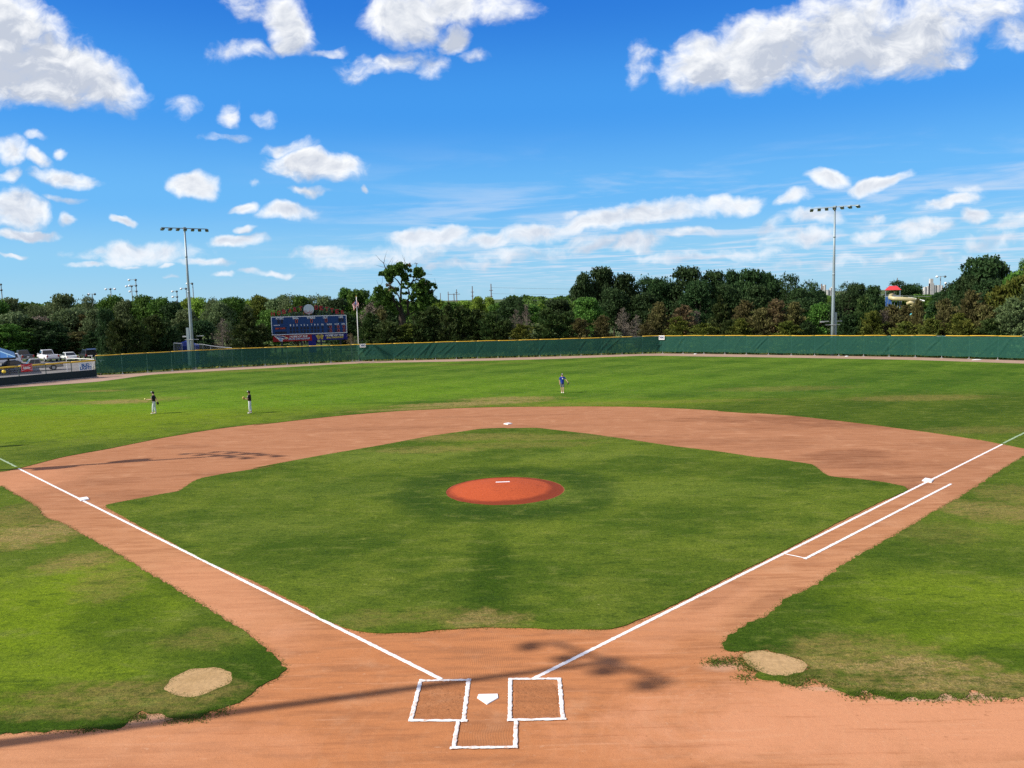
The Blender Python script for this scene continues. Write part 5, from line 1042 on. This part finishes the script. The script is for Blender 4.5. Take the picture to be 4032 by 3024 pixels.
CONC=mat('pale concrete',(.50,.50,.50),.8,.2,var=.08,scale=.2)
def silos(px,yt,D,cols,label):
    p=at(px,yt,D); t=empty('grain_elevator',(p.x,p.y,0),0,label,'grain elevator'); u=D*K/FPX*.80
    for (dx,top,w,kind) in cols:
        x=dx*u; z=at(px,top,D).z; mb=MB()
        if kind=='c':
            mb.tube([(x,0,0),(x,0,z)],w*u/2,14)
        else: mb.box((x,0,z/2),(w*u,w*u,z))
        mb.build('silo' if kind=='c' else 'headhouse',CONC,t)
silos(1784,614,1100,[(-8,617,5,'b'),(-3,615,7,'c'),(4,626,9,'c'),(12,622,6,'c'),(18,620,7,'b')],'far white grain elevator just left of the right light tower')
silos(2016,603,1200,[(-20,619,7,'c'),(-13,618,7,'c'),(-5,602,7,'b'),(-4,612,9,'b'),(4,616,8,'c'),(12,616,8,'c'),(20,617,8,'c')],'far white grain elevator with a tall headhouse near the right edge')
# water slide tower
SR=mat('red canopy roof',(.50,.040,.050),.5,.3,var=.06); SY=mat('cream slide tube',(.45,.40,.22),.35,.5,var=.15,scale=.5); SB=mat('blue roof sheet',(.03,.10,.32),.4,.4,var=.08); STEEL=mat('blue grey framework',(.17,.22,.28),.6,.3); TURQ=mat('turquoise plastic',(.10,.45,.50),.4,.4)
D=260.0; u=D*K/FPX*.90; c=at(1929,624,D); e=empty('slide_tower',(c.x,c.y,0),math.atan2(c.y-CP.y,c.x-CP.x)-PI/2,'water slide tower with a red canopy and cream slide tubes behind the trees','slide tower')
ze=at(1929,626.5,D).z; zr_=at(1929,617.5,D).z; w=16.5*u; mb=MB(); mb.add([(-w,-w*.7,ze),(w,-w*.7,ze),(w,w*.7,ze),(-w,w*.7,ze),(-w*.45,-w*.2,zr_),(w*.45,-w*.2,zr_),(w*.45,w*.2,zr_),(-w*.45,w*.2,zr_)],[(0,1,5,4),(1,2,6,5),(2,3,7,6),(3,0,4,7),(4,5,6,7),(3,2,1,0)]); mb.build('canopy_roof',SR,e)
zd=at(1929,640,D).z
for s1 in (-1,1):
    for s2 in (-1,1): mb=MB(); mb.tube([(s1*w*.85,s2*w*.6,0),(s1*w*.85,s2*w*.6,ze)],.12,6); mb.build('tower_post',STEEL,e)
mb=MB(); mb.box((0,0,zd),(w*1.9,w*1.3,.3)); mb.build('deck',STEEL,e); mb=MB(); mb.box((-w*.5,-w*.6,zd-1.6),(w*.8,.2,3.0)); mb.build('blue_panel',SB,e)
for i in range(5): mb=MB(); mb.tube([(-w*.85+i*w*.4,-w*.62,zd-6),(-w*.85+(i+1)*w*.4,-w*.62,zd)],.09,5); mb.build('brace',STEEL,e)
def rel(px,py,dy=0): return ((px-1929)*u,dy,at(px,py,D).z)
mb=MB(); mb.tube([rel(1931,637),rel(1925,639,-1),rel(1924,643,-2),rel(1931,645,-3),rel(1945,645.5,-3),rel(1958,646.5,-3),rel(1970,648,-2),rel(1979,652,-1),rel(1982,658,0),rel(1978,664,0)],.62,10); mb.build('slide_tube',SY,e,True)
mb=MB(); mb.tube([rel(1957,656,-3),rel(1963,653,-3.4),rel(1970,654,-3.5),rel(1966,658,-3.5),rel(1975,660,-2)],.5,10); mb.build('slide_tube',SY,e,True)
mb=MB(); mb.tube([rel(1958,643,-2),rel(1968,644,-2),rel(1990,650,-2)],.20,6); mb.build('slide_rail',SWHITE,e)
def roof_bit(px,py,w_,h_,D,m,label,name='shade_roof'):
    c=at(px,py,D); u=D*K/FPX*.90; e=empty(name,(c.x,c.y,0),math.atan2(c.y-CP.y,c.x-CP.x)-PI/2,label,'shade roof'); z1=at(px,py,D).z; z0=at(px,py+h_,D).z; a=w_*u/2; mb=MB()
    mb.add([(-a,-2,z0),(a,-2,z0),(a,2,z0),(-a,2,z0),(-a*.6,0,z1),(a*.75,0,z1)],[(0,1,5,4),(1,2,5),(2,3,4,5),(3,0,4),(3,2,1,0)]); mb.build('roof',m,e)
    for sx_ in (-.8,.8): mb=MB(); mb.tube([(sx_*a,-1.5,0),(sx_*a,-1.5,z0)],.1,6); mb.build('post',SWHITE,e)
roof_bit(1848,650,18,8,190,SB,'bright blue hipped shade roof among dark trees right of the right light tower')
roof_bit(2062,645,15,8,235,SB,'blue roof with a red edge showing above brown cedars near the right edge')
D=215.0
for (pts,m,lb) in (([(2030,644),(2034,648),(2037,653)],SB,'blue and white slide chute showing above brown cedars'),([(2088,664),(2096,663),(2103,665)],TURQ,'turquoise plastic shape glimpsed through the cedars near the right edge'),([(1964,685),(1970,683),(1976,686)],TURQ,'pale turquoise shape glimpsed low through the cedars below the slide tower')):
    P_=[at(x,y,D) for x,y in pts]; mb=MB(); mb.tube([p-P_[0] for p in P_],[.7,.9,.6],8); o=mb.build('slide_chute',m,None,True); o.location=P_[0]; tag(o,lb,'slide')

# ------------------------------------------------------------------ vehicles
TYRE=mat('tyre rubber',(.02,.02,.02),.8,.2); RIM=mat('alloy rim',(.42,.43,.44),.35,.5,.6); CGL=mat('car glass',(.012,.018,.024),.08,.6); TAIL=mat('red tail lamp',(.35,.01,.01),.3,.5); CHR=mat('grey bumper',(.30,.31,.32),.35,.5,.4)
def paint(name,c): return mat(name,c,.28,.5,var=.03)
def vehicle(kind,x,y,heading,pm,label,Ln=4.6,W=1.8,H=1.45,lid=False,name='parked_car'):
    t=empty(name,(x,y,0),heading,label,'pickup truck' if kind=='pickup' else 'car','vehicles in the car park')
    hl=Ln/2; belt=H*.60; sill=.28 if kind=='sedan' else .40
    if kind=='pickup': secs=[(-hl,.94,sill+.12,belt*.98),(-hl+.12,1,sill,belt*1.02),(-hl*.06,1,sill,belt*1.02),(hl*.50,1,sill,belt),(hl*.86,.98,sill,belt*.93),(hl,.88,sill+.15,belt*.80)]
    elif kind=='sedan': secs=[(-hl,.86,sill+.12,belt*.92),(-hl+.18,.97,sill,belt*1.02),(-hl*.5,1,sill,belt),(hl*.3,1,sill,belt*.97),(hl*.8,.95,sill,belt*.80),(hl,.80,sill+.1,belt*.62)]
    else: secs=[(-hl,.92,sill+.1,belt*.98),(-hl+.12,1,sill,belt),(hl*.45,1,sill,belt),(hl*.85,.97,sill,belt*.88),(hl,.86,sill+.12,belt*.75)]
    def loft(mb,secs,tumble=.0):
        vs=[];fs=[];m_=8
        for (xx,wf_,zb,zt_) in secs:
            w_=W/2*wf_; h_=zt_-zb
            ring=[(-w_*.90,zb),(-w_,zb+h_*.22),(-w_,zb+h_*.75),(-w_*(.93-tumble),zt_),(w_*(.93-tumble),zt_),(w_,zb+h_*.75),(w_,zb+h_*.22),(w_*.90,zb)]
            vs+=[(xx,a,b) for a,b in ring]
        for i in range(len(secs)-1):
            for k in range(m_): fs.append((i*m_+k,(i+1)*m_+k,(i+1)*m_+(k+1)%m_,i*m_+(k+1)%m_))
        fs+=[tuple(range(m_)),tuple((len(secs)-1)*m_+k for k in range(m_))[::-1]]; mb.add(vs,fs)
    mb=MB(); loft(mb,secs); body=mb.build('body',pm,t)
    bm=bmesh.new(); bm.from_mesh(body.data); bmesh.ops.recalc_face_normals(bm,faces=bm.faces[:]); bm.to_mesh(body.data); bm.free()
    md=body.modifiers.new('b','BEVEL'); md.width=.05; md.segments=2; md.limit_method='ANGLE'; md.angle_limit=R_(25)
    c0,c1,r0,r1={'pickup':(-hl*.08,hl*.52,.02*hl,hl*.34),'sedan':(-hl*.66,hl*.42,-hl*.34,hl*.12),'suv':(-hl*.96,hl*.48,-hl*.84,hl*.18)}[kind]
    if kind=='pickup' and Ln>5.7: c0,r0=-hl*.10,-hl*.06
    wb,wt=W/2*.95,W/2*.76; zt_=H; zb=belt*.98
    def cab(sx=1.0,off=0.0):
        return [(c0,-wb,zb),(c1,-wb,zb),(c1,wb,zb),(c0,wb,zb),(r0,-wt,zt_),(r1,-wt,zt_),(r1,wt,zt_),(r0,wt,zt_)]
    v=[Vector(a) for a in cab()]; mb=MB(); mb.add(v,[(0,1,5,4),(2,3,7,6),(1,2,6,5),(3,0,4,7),(4,5,6,7)]); cb_=mb.build('cab',pm,t); md=cb_.modifiers.new('b','BEVEL'); md.width=.06; md.segments=2
    def pane(a,b,c,d,name,i0=.10,i1=.88,j0=.06,j1=.94):
        n_=((b-a).cross(d-a)).normalized()*.012
        def q(s,tt): return a.lerp(b,s).lerp(d.lerp(c,s),tt)+n_
        m2=MB(); m2.quad(q(j0,i0),q(j1,i0),q(j1,i1),q(j0,i1)); m2.build(name,CGL,t)
    pane(v[3],v[0],v[4],v[7],'rear_window'); pane(v[1],v[2],v[6],v[5],'windscreen')
    for (a,b,c,d) in ((v[0],v[1],v[5],v[4]),(v[2],v[3],v[7],v[6])):
        pane(a,b,c,d,'side_window',.10,.88,.08,.49); pane(a,b,c,d,'side_window',.10,.88,.53,.92)
    if kind=='pickup':
        mb=MB(); zz=belt*1.02+.004; x0_,x1_=-hl+.14,c0-.05; 
        mb.quad((x0_,-W*.40,zz),(x1_,-W*.40,zz),(x1_,W*.40,zz),(x0_,W*.40,zz)); mb.build('bed_floor',BLACK,t)
    rw=.36 if kind!='sedan' else .32
    for sx_ in (-.60,.64):
        for sy in (-1,1):
            mb=MB(); xx=sx_*hl; mb.tube([(xx,sy*(W/2-.22),rw),(xx,sy*(W/2+.015),rw)],rw,18); w_=mb.build('wheel',TYRE,t); mb=MB(); mb.tube([(xx,sy*(W/2-.1),rw),(xx,sy*(W/2+.022),rw)],rw*.62,14); mb.build('rim',RIM,w_)
            mb=MB(); mb.tube([(xx,sy*(W/2-.05),rw+.04),(xx,sy*(W/2+.006),rw+.04)],rw*1.16,18); mb.build('wheel_arch',BLACK,t)
    for sy in (-1,1):
        mb=MB(); mb.box((-hl+.03,sy*W*.42,belt*.82),(.16,.20,.32 if kind!='sedan' else .18)); mb.build('tail_light',TAIL,t)
        mb=MB(); mb.box((hl-.05,sy*W*.36,belt*.66),(.14,.34,.16)); mb.build('headlight',GLASS,t)
        mb=MB(); mb.box((c1-.25,sy*(W/2+.10),belt+.12),(.14,.22,.16)); mb.build('side_mirror',pm,t)
    mb=MB(); mb.box((-hl-.05,0,sill+.12),(.16,W*.96,.20)); mb.build('rear_bumper',CHR if kind=='pickup' else pm,t); mb=MB(); mb.box((-hl-.02,0,belt*.70),(.04,.34,.16)); mb.build('number_plate',WHITE,t)
    if lid:
        mb=MB(); M_=Matrix.Rotation(R_(-8),3,'Y'); mb.box((-hl-.45,0,H+.10),(1.15,W*.82,.10),M=M_); mb.build('open_tailgate',pm,t); mb=MB(); mb.box((-hl+.0,0,belt*1.1),(.10,W*.8,belt*.8)); mb.build('boot_opening',BLACK,t)
    return t
def park(kind,px,py,dh,pm,label,**k):
    x,y=G(px,py); va=math.atan2(y-CP.y,x-CP.x); return vehicle(kind,x,y,va+R_(dh),pm,label,**k)
park('pickup',52,779.5,13,paint('charcoal paint',(.055,.065,.070)),'dark grey pickup truck seen from behind, left of the white pickup',Ln=5.6,W=1.95,H=1.85,name='pickup_truck')
park('pickup',104,780.0,15,paint('white truck paint',(.78,.79,.80)),'white crew cab pickup truck seen from behind in the back row',Ln=5.7,W=2.0,H=1.92,name='pickup_truck')
park('sedan',148,778.5,16,paint('silver white paint',(.66,.71,.70)),'white sedan seen from behind between the white pickup and the black car',Ln=4.7,W=1.82,H=1.42)
park('suv',190,776,14,paint('black paint',(.020,.022,.028)),'black hatchback with its tailgate lifted at the end of the green fence',Ln=4.7,W=1.9,H=1.70,lid=True)
park('pickup',84,800.5,96,paint('tan grey paint',(.30,.29,.26)),'old tan grey pickup truck parked side on behind the low fence',Ln=5.9,W=1.9,H=1.72,name='pickup_truck')
park('sedan',24,800,108,paint('dark navy paint',(.04,.05,.065)),'dark sedan with a pale windscreen beside the old tan pickup',Ln=4.6,W=1.8,H=1.42)
park('suv',8,789,92,paint('white suv paint',(.72,.74,.76)),'white sport utility car behind the blue roofed shelter, at the left edge',Ln=4.9,W=1.95,H=1.8)

# ------------------------------------------------------------------ blue roofed shelter
ROOFB=mat('blue standing seam roof',(.035,.16,.42),.38,.5,.2,.06,1); SEAM=mat('pale blue seam',(.30,.50,.68),.4,.5)
pc=G(21,808.6); va=math.atan2(pc[1]-CP.y,pc[0]-CP.x); Dp=rng(*pc); ze=at(21,771.8,Dp).z
rot=va-PI/2; e=empty('picnic_shelter',(pc[0],pc[1],0),rot,'open shelter with a blue metal roof on a dark post at the left edge','shelter')
uu=Dp*math.cos(math.atan2(abs(pc[0]-CP.x),pc[1]-CP.y)); ov=12.7*K/FPX*Dp*.86; wx=7.2; x1_=ov; x0_=ov-2*wx; y0_=-.7; y1_=y0_+2*wx; ap=((x0_+x1_)/2,(y0_+y1_)/2,ze+3.3)
cs=[(x0_,y0_,ze),(x1_,y0_,ze),(x1_,y1_,ze),(x0_,y1_,ze)]; mb=MB(); mb.add(cs+[ap]+[(a,b,c-.06) for a,b,c in cs],[(0,1,4),(1,2,4),(2,3,4),(3,0,4),(8,7,6,5)]); mb.build('roof',ROOFB,e)
mb=MB()
for i in range(1,16):
    f=i/16
    for (a,b) in ((0,1),(1,2),(2,3),(3,0)):
        P_=Vector(cs[a]).lerp(Vector(cs[b]),f); m_=1-abs(2*f-1); mid2=(Vector(cs[a])+Vector(cs[b]))/2; top=P_+(Vector(ap)-mid2)*m_*.985; mb.tube([P_+Vector((0,0,.03)),top+Vector((0,0,.03))],.028,4)
for c_ in cs: mb.tube([Vector(c_)+Vector((0,0,.04)),Vector(ap)+Vector((0,0,.04))],.07,5)
mb.build('roof_seams',SEAM,e)
mb=MB()
for a,b in zip(cs,cs[1:]+cs[:1]): mb.tube([Vector(a)-Vector((0,0,.14)),Vector(b)-Vector((0,0,.14))],.12,4)
mb.build('fascia',BLACK,e)
for (xx,yy2) in ((0,0),(x0_+ov,0),(0,y1_-ov),(x0_+ov,y1_-ov)): mb=MB(); mb.box((xx,yy2,ze/2),(.24,.24,ze)); mb.build('post',BLACK,e)

# ------------------------------------------------------------------ people
SKIN=mat('light skin',(.55,.34,.25),.6,.3,var=.04); SKIN2=mat('tanned skin',(.30,.16,.11),.6,.3,var=.04); JB=mat('black jersey cloth',(.012,.012,.014),.75,.2); PG=mat('pale grey baseball trousers',(.60,.65,.68),.75,.2,var=.04); CAPB=mat('black cap cloth',(.012,.012,.014),.7,.2); CAPW=mat('white cap front',(.80,.80,.76),.7,.2); SHOE=mat('pale shoes',(.74,.72,.55),.6,.3); SHOEW=mat('white shoes',(.82,.80,.74),.6,.3); BLUT=mat('royal blue shirt cloth',(.012,.04,.30),.75,.2); GSH=mat('grey shorts cloth',(.16,.17,.20),.8,.2); GLV=mat('black leather glove',(.020,.016,.013),.5,.4); HAIR=mat('dark brown hair',(.03,.02,.015),.8,.2); YB=mat('yellow ball',(.80,.74,.28),.6,.3); GLY=mat('tan leather glove',(.55,.42,.14),.5,.3)
def skin_mesh(name,verts,edges,m,parent,root=0,sub=2):
    me=bpy.data.meshes.new(name); me.from_pydata([v[0] for v in verts],edges,[]); o=link(name,me,m,parent)
    sm=o.modifiers.new('skin','SKIN'); sm.use_smooth_shade=True
    for i,v in enumerate(verts):
        sv=me.skin_vertices[0].data[i]; r=v[1]; sv.radius=(r,r) if not isinstance(r,tuple) else r; sv.use_root=(i==root)
    if sub: s_=o.modifiers.new('sub','SUBSURF'); s_.levels=sub; s_.render_levels=sub
    return o
def person(x,y,face,H,label,pose,shirt,pants,skin,shoe,short=False,cap='black',emblem=True,name='person'):
    t=empty(name,(x,y,GZ),face,label,'person','players on the field'); k=H/1.76
    V=[];E=[]
    def v(p,r,par=None):
        V.append((tuple(c*k for c in p),r*k if not isinstance(r,tuple) else (r[0]*k,r[1]*k)))
        if par is not None: E.append((par,len(V)-1))
        return len(V)-1
    pel=v((0,0,.96),(.155,.11)); sp=v((0,.0,1.14),(.145,.10),pel); ch=v((0,.01,1.34),(.17,.115),sp); nk0=v((0,.0,1.47),(.085,.075),ch); nk=v((0,.015,1.53),.052,nk0); hd=v((0,.03,1.60),(.072,.085),nk); ht=v((0,.03,1.70),(.075,.09),hd)
    nose=v((0,.125,1.615),.014,hd)
    hands=[];J={}
    for side,s in (('L',-1),('R',1)):
        el_,wr=pose[side]; sh=v((s*.185,0,1.43),.062,nk0); e_=v(el_,.043,sh); w=v(wr,.028,e_); J[side]=(Vector(el_)*k,Vector(wr)*k,Vector((s*.185,0,1.43))*k)
        d=(Vector(wr)-Vector(el_)).normalized(); palm=Vector(wr)+d*.07; pm_=v(tuple(palm),.030,w); a=d.cross(Vector((0,0,1))); a=a.normalized() if a.length>.1 else Vector((1,0,0)); nrm=d.cross(a)
        for i,(off,L) in enumerate(((-.030,.070),(-.010,.080),(.010,.075),(.030,.058))):
            p0=palm+a*off+d*.030; f0=v(tuple(p0),.0095,pm_); f1=v(tuple(p0+d*L*.55+nrm*.012),.0085,f0); v(tuple(p0+d*L*.85+nrm*.038),.0075,f1)
        th=v(tuple(Vector(wr)+d*.035-a*.038),.011,w); v(tuple(Vector(wr)+d*.075-a*.055+nrm*.02),.0095,th)
    st_=pose.get('feet',((-.11,0),(.11,.02)))
    knees=[]
    for s,(fx,fy) in zip((-1,1),st_):
        hp_=v((s*.095,0,.90),(.095,.10),pel); kn=v((s*.10*.5+fx*.5,fy*.5+.015,.50),.060,hp_); an=v((fx,fy,.10),.040,kn); hl_=v((fx,fy-.04,.045),.036,an); v((fx,fy+.16,.035),.030,an); knees.append(((s*.10*.5+fx*.5,fy*.5+.015,.50),(fx,fy)))
    skin_mesh('body',V,E,skin,t)
    def cloth(name,pts,m,edges=None):
        vs=[(tuple(c*k for c in p),(r*k if not isinstance(r,tuple) else (r[0]*k,r[1]*k))) for p,r in pts]; return skin_mesh(name,vs,edges or [(i,i+1) for i in range(len(vs)-1)],m,t)
    # shirt with sleeves
    pts=[((0,0,.80 if short else .86),(.185,.145)),((0,.0,1.14),(.178,.14)),((0,.01,1.34),(.19,.135)),((0,.0,1.455),(.105,.09))]; ed=[(0,1),(1,2),(2,3)]
    for s,side in ((-1,'L'),(1,'R')):
        el_,wr=pose[side]; sh=Vector((s*.185,0,1.43)); mid2=sh.lerp(Vector(el_),.85); i=len(pts); pts+=[(tuple(sh),.074),(tuple(mid2),.062)]; ed+=[(3,i),(i,i+1)]
    cloth('shirt',pts,shirt,ed)
    pts=[((0,0,1.10),(.165,.125)),((0,0,.92),(.165,.13))]; ed=[(0,1)]
    for s,(kn,(fx,fy)) in zip((-1,1),knees):
        i=len(pts); pts+=[((s*.09,0,.86),(.098,.105)),(kn,.078 if not short else .085)]; ed+=[(1,i),(i,i+1)]
        if not short: pts+=[((fx,fy,.12),.056)]; ed+=[(i+1,i+2)]
    cloth('shorts' if short else 'trousers',pts,pants,ed)
    for (kn,(fx,fy)) in knees:
        cloth('shoe',[((fx,fy-.06,.05),.050),((fx,fy+.03,.055),.052),((fx,fy+.17,.040),.042)],shoe)
    hz=1.70*k; mb=MB(); hy=.03*k
    vs=[];fs=[];nu=14
    for j in range(6):
        th=PI/2*j/5
        for i in range(nu): ph=2*PI*i/nu; vs.append((.108*k*math.cos(th)*math.cos(ph),hy+.122*k*math.cos(th)*math.sin(ph),hz-.01*k+.115*k*math.sin(th)))
    for j in range(5):
        for i in range(nu): fs.append((j*nu+i,j*nu+(i+1)%nu,(j+1)*nu+(i+1)%nu,(j+1)*nu+i))
    mb.add(vs,fs); cp_=mb.build('cap',CAPB,t,True)
    mb=MB(); mb.add([(-.075*k,hy+.10*k,hz),(.075*k,hy+.10*k,hz),(.06*k,hy+.20*k,hz-.015*k),(0,hy+.225*k,hz-.018*k),(-.06*k,hy+.20*k,hz-.015*k),(-.075*k,hy+.10*k,hz+.012*k),(.075*k,hy+.10*k,hz+.012*k),(.06*k,hy+.20*k,hz),(0,hy+.225*k,hz-.004*k),(-.06*k,hy+.20*k,hz)],[(4,3,2,1,0),(5,6,7,8,9),(0,1,6,5),(1,2,7,6),(2,3,8,7),(3,4,9,8),(4,0,5,9)]); mb.build('cap_brim',CAPB,cp_)
    mb=MB(); mb.ball((0,hy+.085*k,hz+.045*k),.052*k,10,6,(1,.9,.95)); mb.build('cap_front',CAPW,cp_,True)
    for s in (-1,1):
        mb=MB(); mb.ball((s*.085*k,hy,1.625*k),.024*k,8,6,(.5,.8,1.2)); mb.build('ear',skin,t,True)
        mb=MB(); mb.ball((s*.032*k,hy+.088*k,1.648*k),.012*k,8,6); mb.build('eye',BLACK,t,True)
    mb=MB(); mb.box((0,hy+.092*k,1.578*k),(.045*k,.01*k,.010*k)); mb.build('mouth',mat('lip',(.30,.12,.10)),t)
    mb=MB(); mb.ball((0,hy-.035*k,1.665*k),.092*k,12,8,(.98,.9,.75)); mb.build('hair',HAIR,t,True)
    if emblem:
        mb=MB(); mb.ball((-.03*k,.148*k,1.33*k),.075*k,10,8,(.7,.28,.9)); mb.build('jersey_emblem',WHITE,t,True)
    return t,k,J
def glove(t,loc,s,m,label,name='baseball_glove',rz=0):
    mb=MB(); mb.ball((0,0,0),.10*s,10,8,(.55,1.0,1.1))
    for i in range(5): a=-.9+.45*i; mb.tube([(0,.03*s,.02*s),(.02*s,math.sin(a)*.11*s,.04*s+math.cos(a)*.12*s)],[.035*s,.022*s],6)
    o=mb.build(name,m,None,True); M_=Matrix.Translation(t.location)@t.rotation_euler.to_matrix().to_4x4(); o.location=M_@Vector(loc); o.rotation_euler=(0,R_(150),t.rotation_euler.z+rz); tag(o,label,'glove','gloves held by the players'); return o
x,y=G(334,894.5); t,k,J=person(x,y,R_(100),1.80,'player in a black jersey and pale trousers, far left, holding a ball out in front',
  {'L':((-.26,.10,1.17),(-.16,.42,1.19)),'R':((.27,-.12,1.16),(.24,-.20,.93)),'feet':((-.12,.10),(.13,-.06))},JB,PG,SKIN,SHOE)
glove(t,(J['R'][1]+Vector((.0,-.03,-.10))),1.0,GLV,'black glove hanging from the hand of the player far left')
M_=Matrix.Translation(t.location)@t.rotation_euler.to_matrix().to_4x4(); mb=MB(); mb.ball((0,0,0),.060,12,8); o=mb.build('ball',YB,None,True); o.location=M_@(J['L'][1]+Vector((.03,.19,.04))); tag(o,'yellowish ball in the raised hand of the player far left','ball')
x,y=G(541,893.5); t,k,J=person(x,y,R_(98),1.78,'player in a black jersey and pale trousers with both hands together at his chest',
  {'L':((-.27,.10,1.15),(-.08,.32,1.20)),'R':((.27,.10,1.15),(.08,.32,1.18)),'feet':((-.10,.03),(.10,-.05))},JB,PG,SKIN2,SHOEW)
glove(t,(J['L'][1]+Vector((.03,.12,.06))),1.1,GLY,'tan glove held at the chest of the player with both hands together')
x,y=G(1215,849.5); t,k,J=person(x,y,R_(-178),1.74,'player in a royal blue shirt and grey shorts, standing right of centre with a glove',
  {'L':((-.34,.06,1.22),(-.48,.16,1.02)),'R':((.25,-.02,1.15),(.24,.03,.90)),'feet':((-.07,.10),(.07,-.04))},BLUT,GSH,SKIN,SHOEW,short=True)
glove(t,(J['L'][1]+Vector((-.05,.05,-.12))),1.05,GLV,'dark glove held out by the player in the royal blue shirt')
c3=cp=[c for c in t.children if c.name.startswith('cap')]
x,y=G(108/K,(1500+467/1.8433)/K); t,k,J=person(x-2.25,y-.55,R_(100),1.80,'player in a black jersey beyond the left edge, only his shadow reaches the photo',
  {'L':((-.26,.05,1.17),(-.22,.12,.95)),'R':((.26,.05,1.16),(.22,.12,.93))},JB,PG,SKIN,SHOEW)
# pale stones and scraps on the warning track
for i,(px,py,lb) in enumerate(((1829,769.5,'small white scrap lying on the warning track right of the right light tower'),(1502,764.3,'pale scrap at the foot of the fence right of the 380 sign at the bend'),(2110,777,'long pale strip lying at the foot of the fence near the right edge'))):
    x,y=G(px,py+1.2); mb=MB(); mb.ball((0,0,.05),.16,7,5,(1.6 if i<2 else 4,.8,.5)); o=mb.build('scrap',WHITE); o.location=(x,y,0); tag(o,lb,'scrap')

# ------------------------------------------------------------------ real blades where the turf is nearest and along its edges
def blades():
    r=np.random.default_rng(3); out=[]
    def edge(pts,n,spread,h):
        a=np.array(pts); seg=a[1:]-a[:-1]; L_=np.linalg.norm(seg,axis=1); L_=np.where(L_>4,0,L_); pr=L_/L_.sum(); i=r.choice(len(seg),n,p=pr); f=r.uniform(size=n)
        q=a[i]+seg[i]*f[:,None]+r.normal(size=(n,2))*spread; return np.concatenate([q,np.full((n,1),GZ-.03),np.full((n,1),h)],1)
    out.append(edge(L,7000,.06,.03)); out.append(edge(Rr,7000,.06,.03)); out.append(edge(smooth_line(infield,True,.2),14000,.06,.03)); out.append(edge(smooth_line(circL,True,.1),2200,.07,.03)); out.append(edge(smooth_line(circR,True,.1),2200,.07,.03)); out.append(edge(of_in,7000,.06,.03))
    for (cx,cy,n,sp,h) in [(*G(*c7([q])[0]),130,.10,.05) for q in ((350,465),(385,485),(455,462),(510,492),(545,520),(520,570),(330,480))]+[(*G(*c7([q])[0]),190,.13,.05) for q in ((1040,600),(1210,680),(1250,660),(1430,680),(1660,690),(1850,692),(2030,688),(830,600),(860,575))]+[(*G(*c8([q])[0]),150,.10,.045) for q in ((840,832),(1230,835),(1100,845),(540,903),(1360,790),(870,832))]:
        q=r.normal(size=(n,2))*np.array([sp*1.6,sp]); out.append(np.concatenate([q+np.array([cx,cy]),np.full((n,1),.0),np.full((n,1),h)],1))
    P_=np.concatenate(out); n=len(P_); h=P_[:,3]*r.uniform(.5,1.3,n); a=r.uniform(0,2*PI,n); w=.012; dx,dy=np.cos(a)*w,np.sin(a)*w; lx,ly=r.normal(size=n)*.035,r.normal(size=n)*.035
    v=np.stack([np.stack([P_[:,0]-dx,P_[:,1]-dy,P_[:,2]],1),np.stack([P_[:,0]+dx,P_[:,1]+dy,P_[:,2]],1),np.stack([P_[:,0]+lx,P_[:,1]+ly,P_[:,2]+h],1)],1).reshape(-1,3)
    me=bpy.data.meshes.new('grass_blades'); me.vertices.add(3*n); me.loops.add(3*n); me.polygons.add(n); me.vertices.foreach_set('co',v.ravel()); me.loops.foreach_set('vertex_index',np.arange(3*n)); me.polygons.foreach_set('loop_start',np.arange(0,3*n,3)); me.update(calc_edges=True)
    at_=me.attributes.new('var','FLOAT','FACE'); at_.data.foreach_set('value',r.uniform(0,1,n).astype('f'))
    tag(link('grass_blades',me,leaf_mat('edge grass blades',(.10,.17,.02),(.14,.21,.03),(.26,.24,.10),.45)),'short grass blades and tufts along the edges of the turf','grass',None,'stuff')
blades()
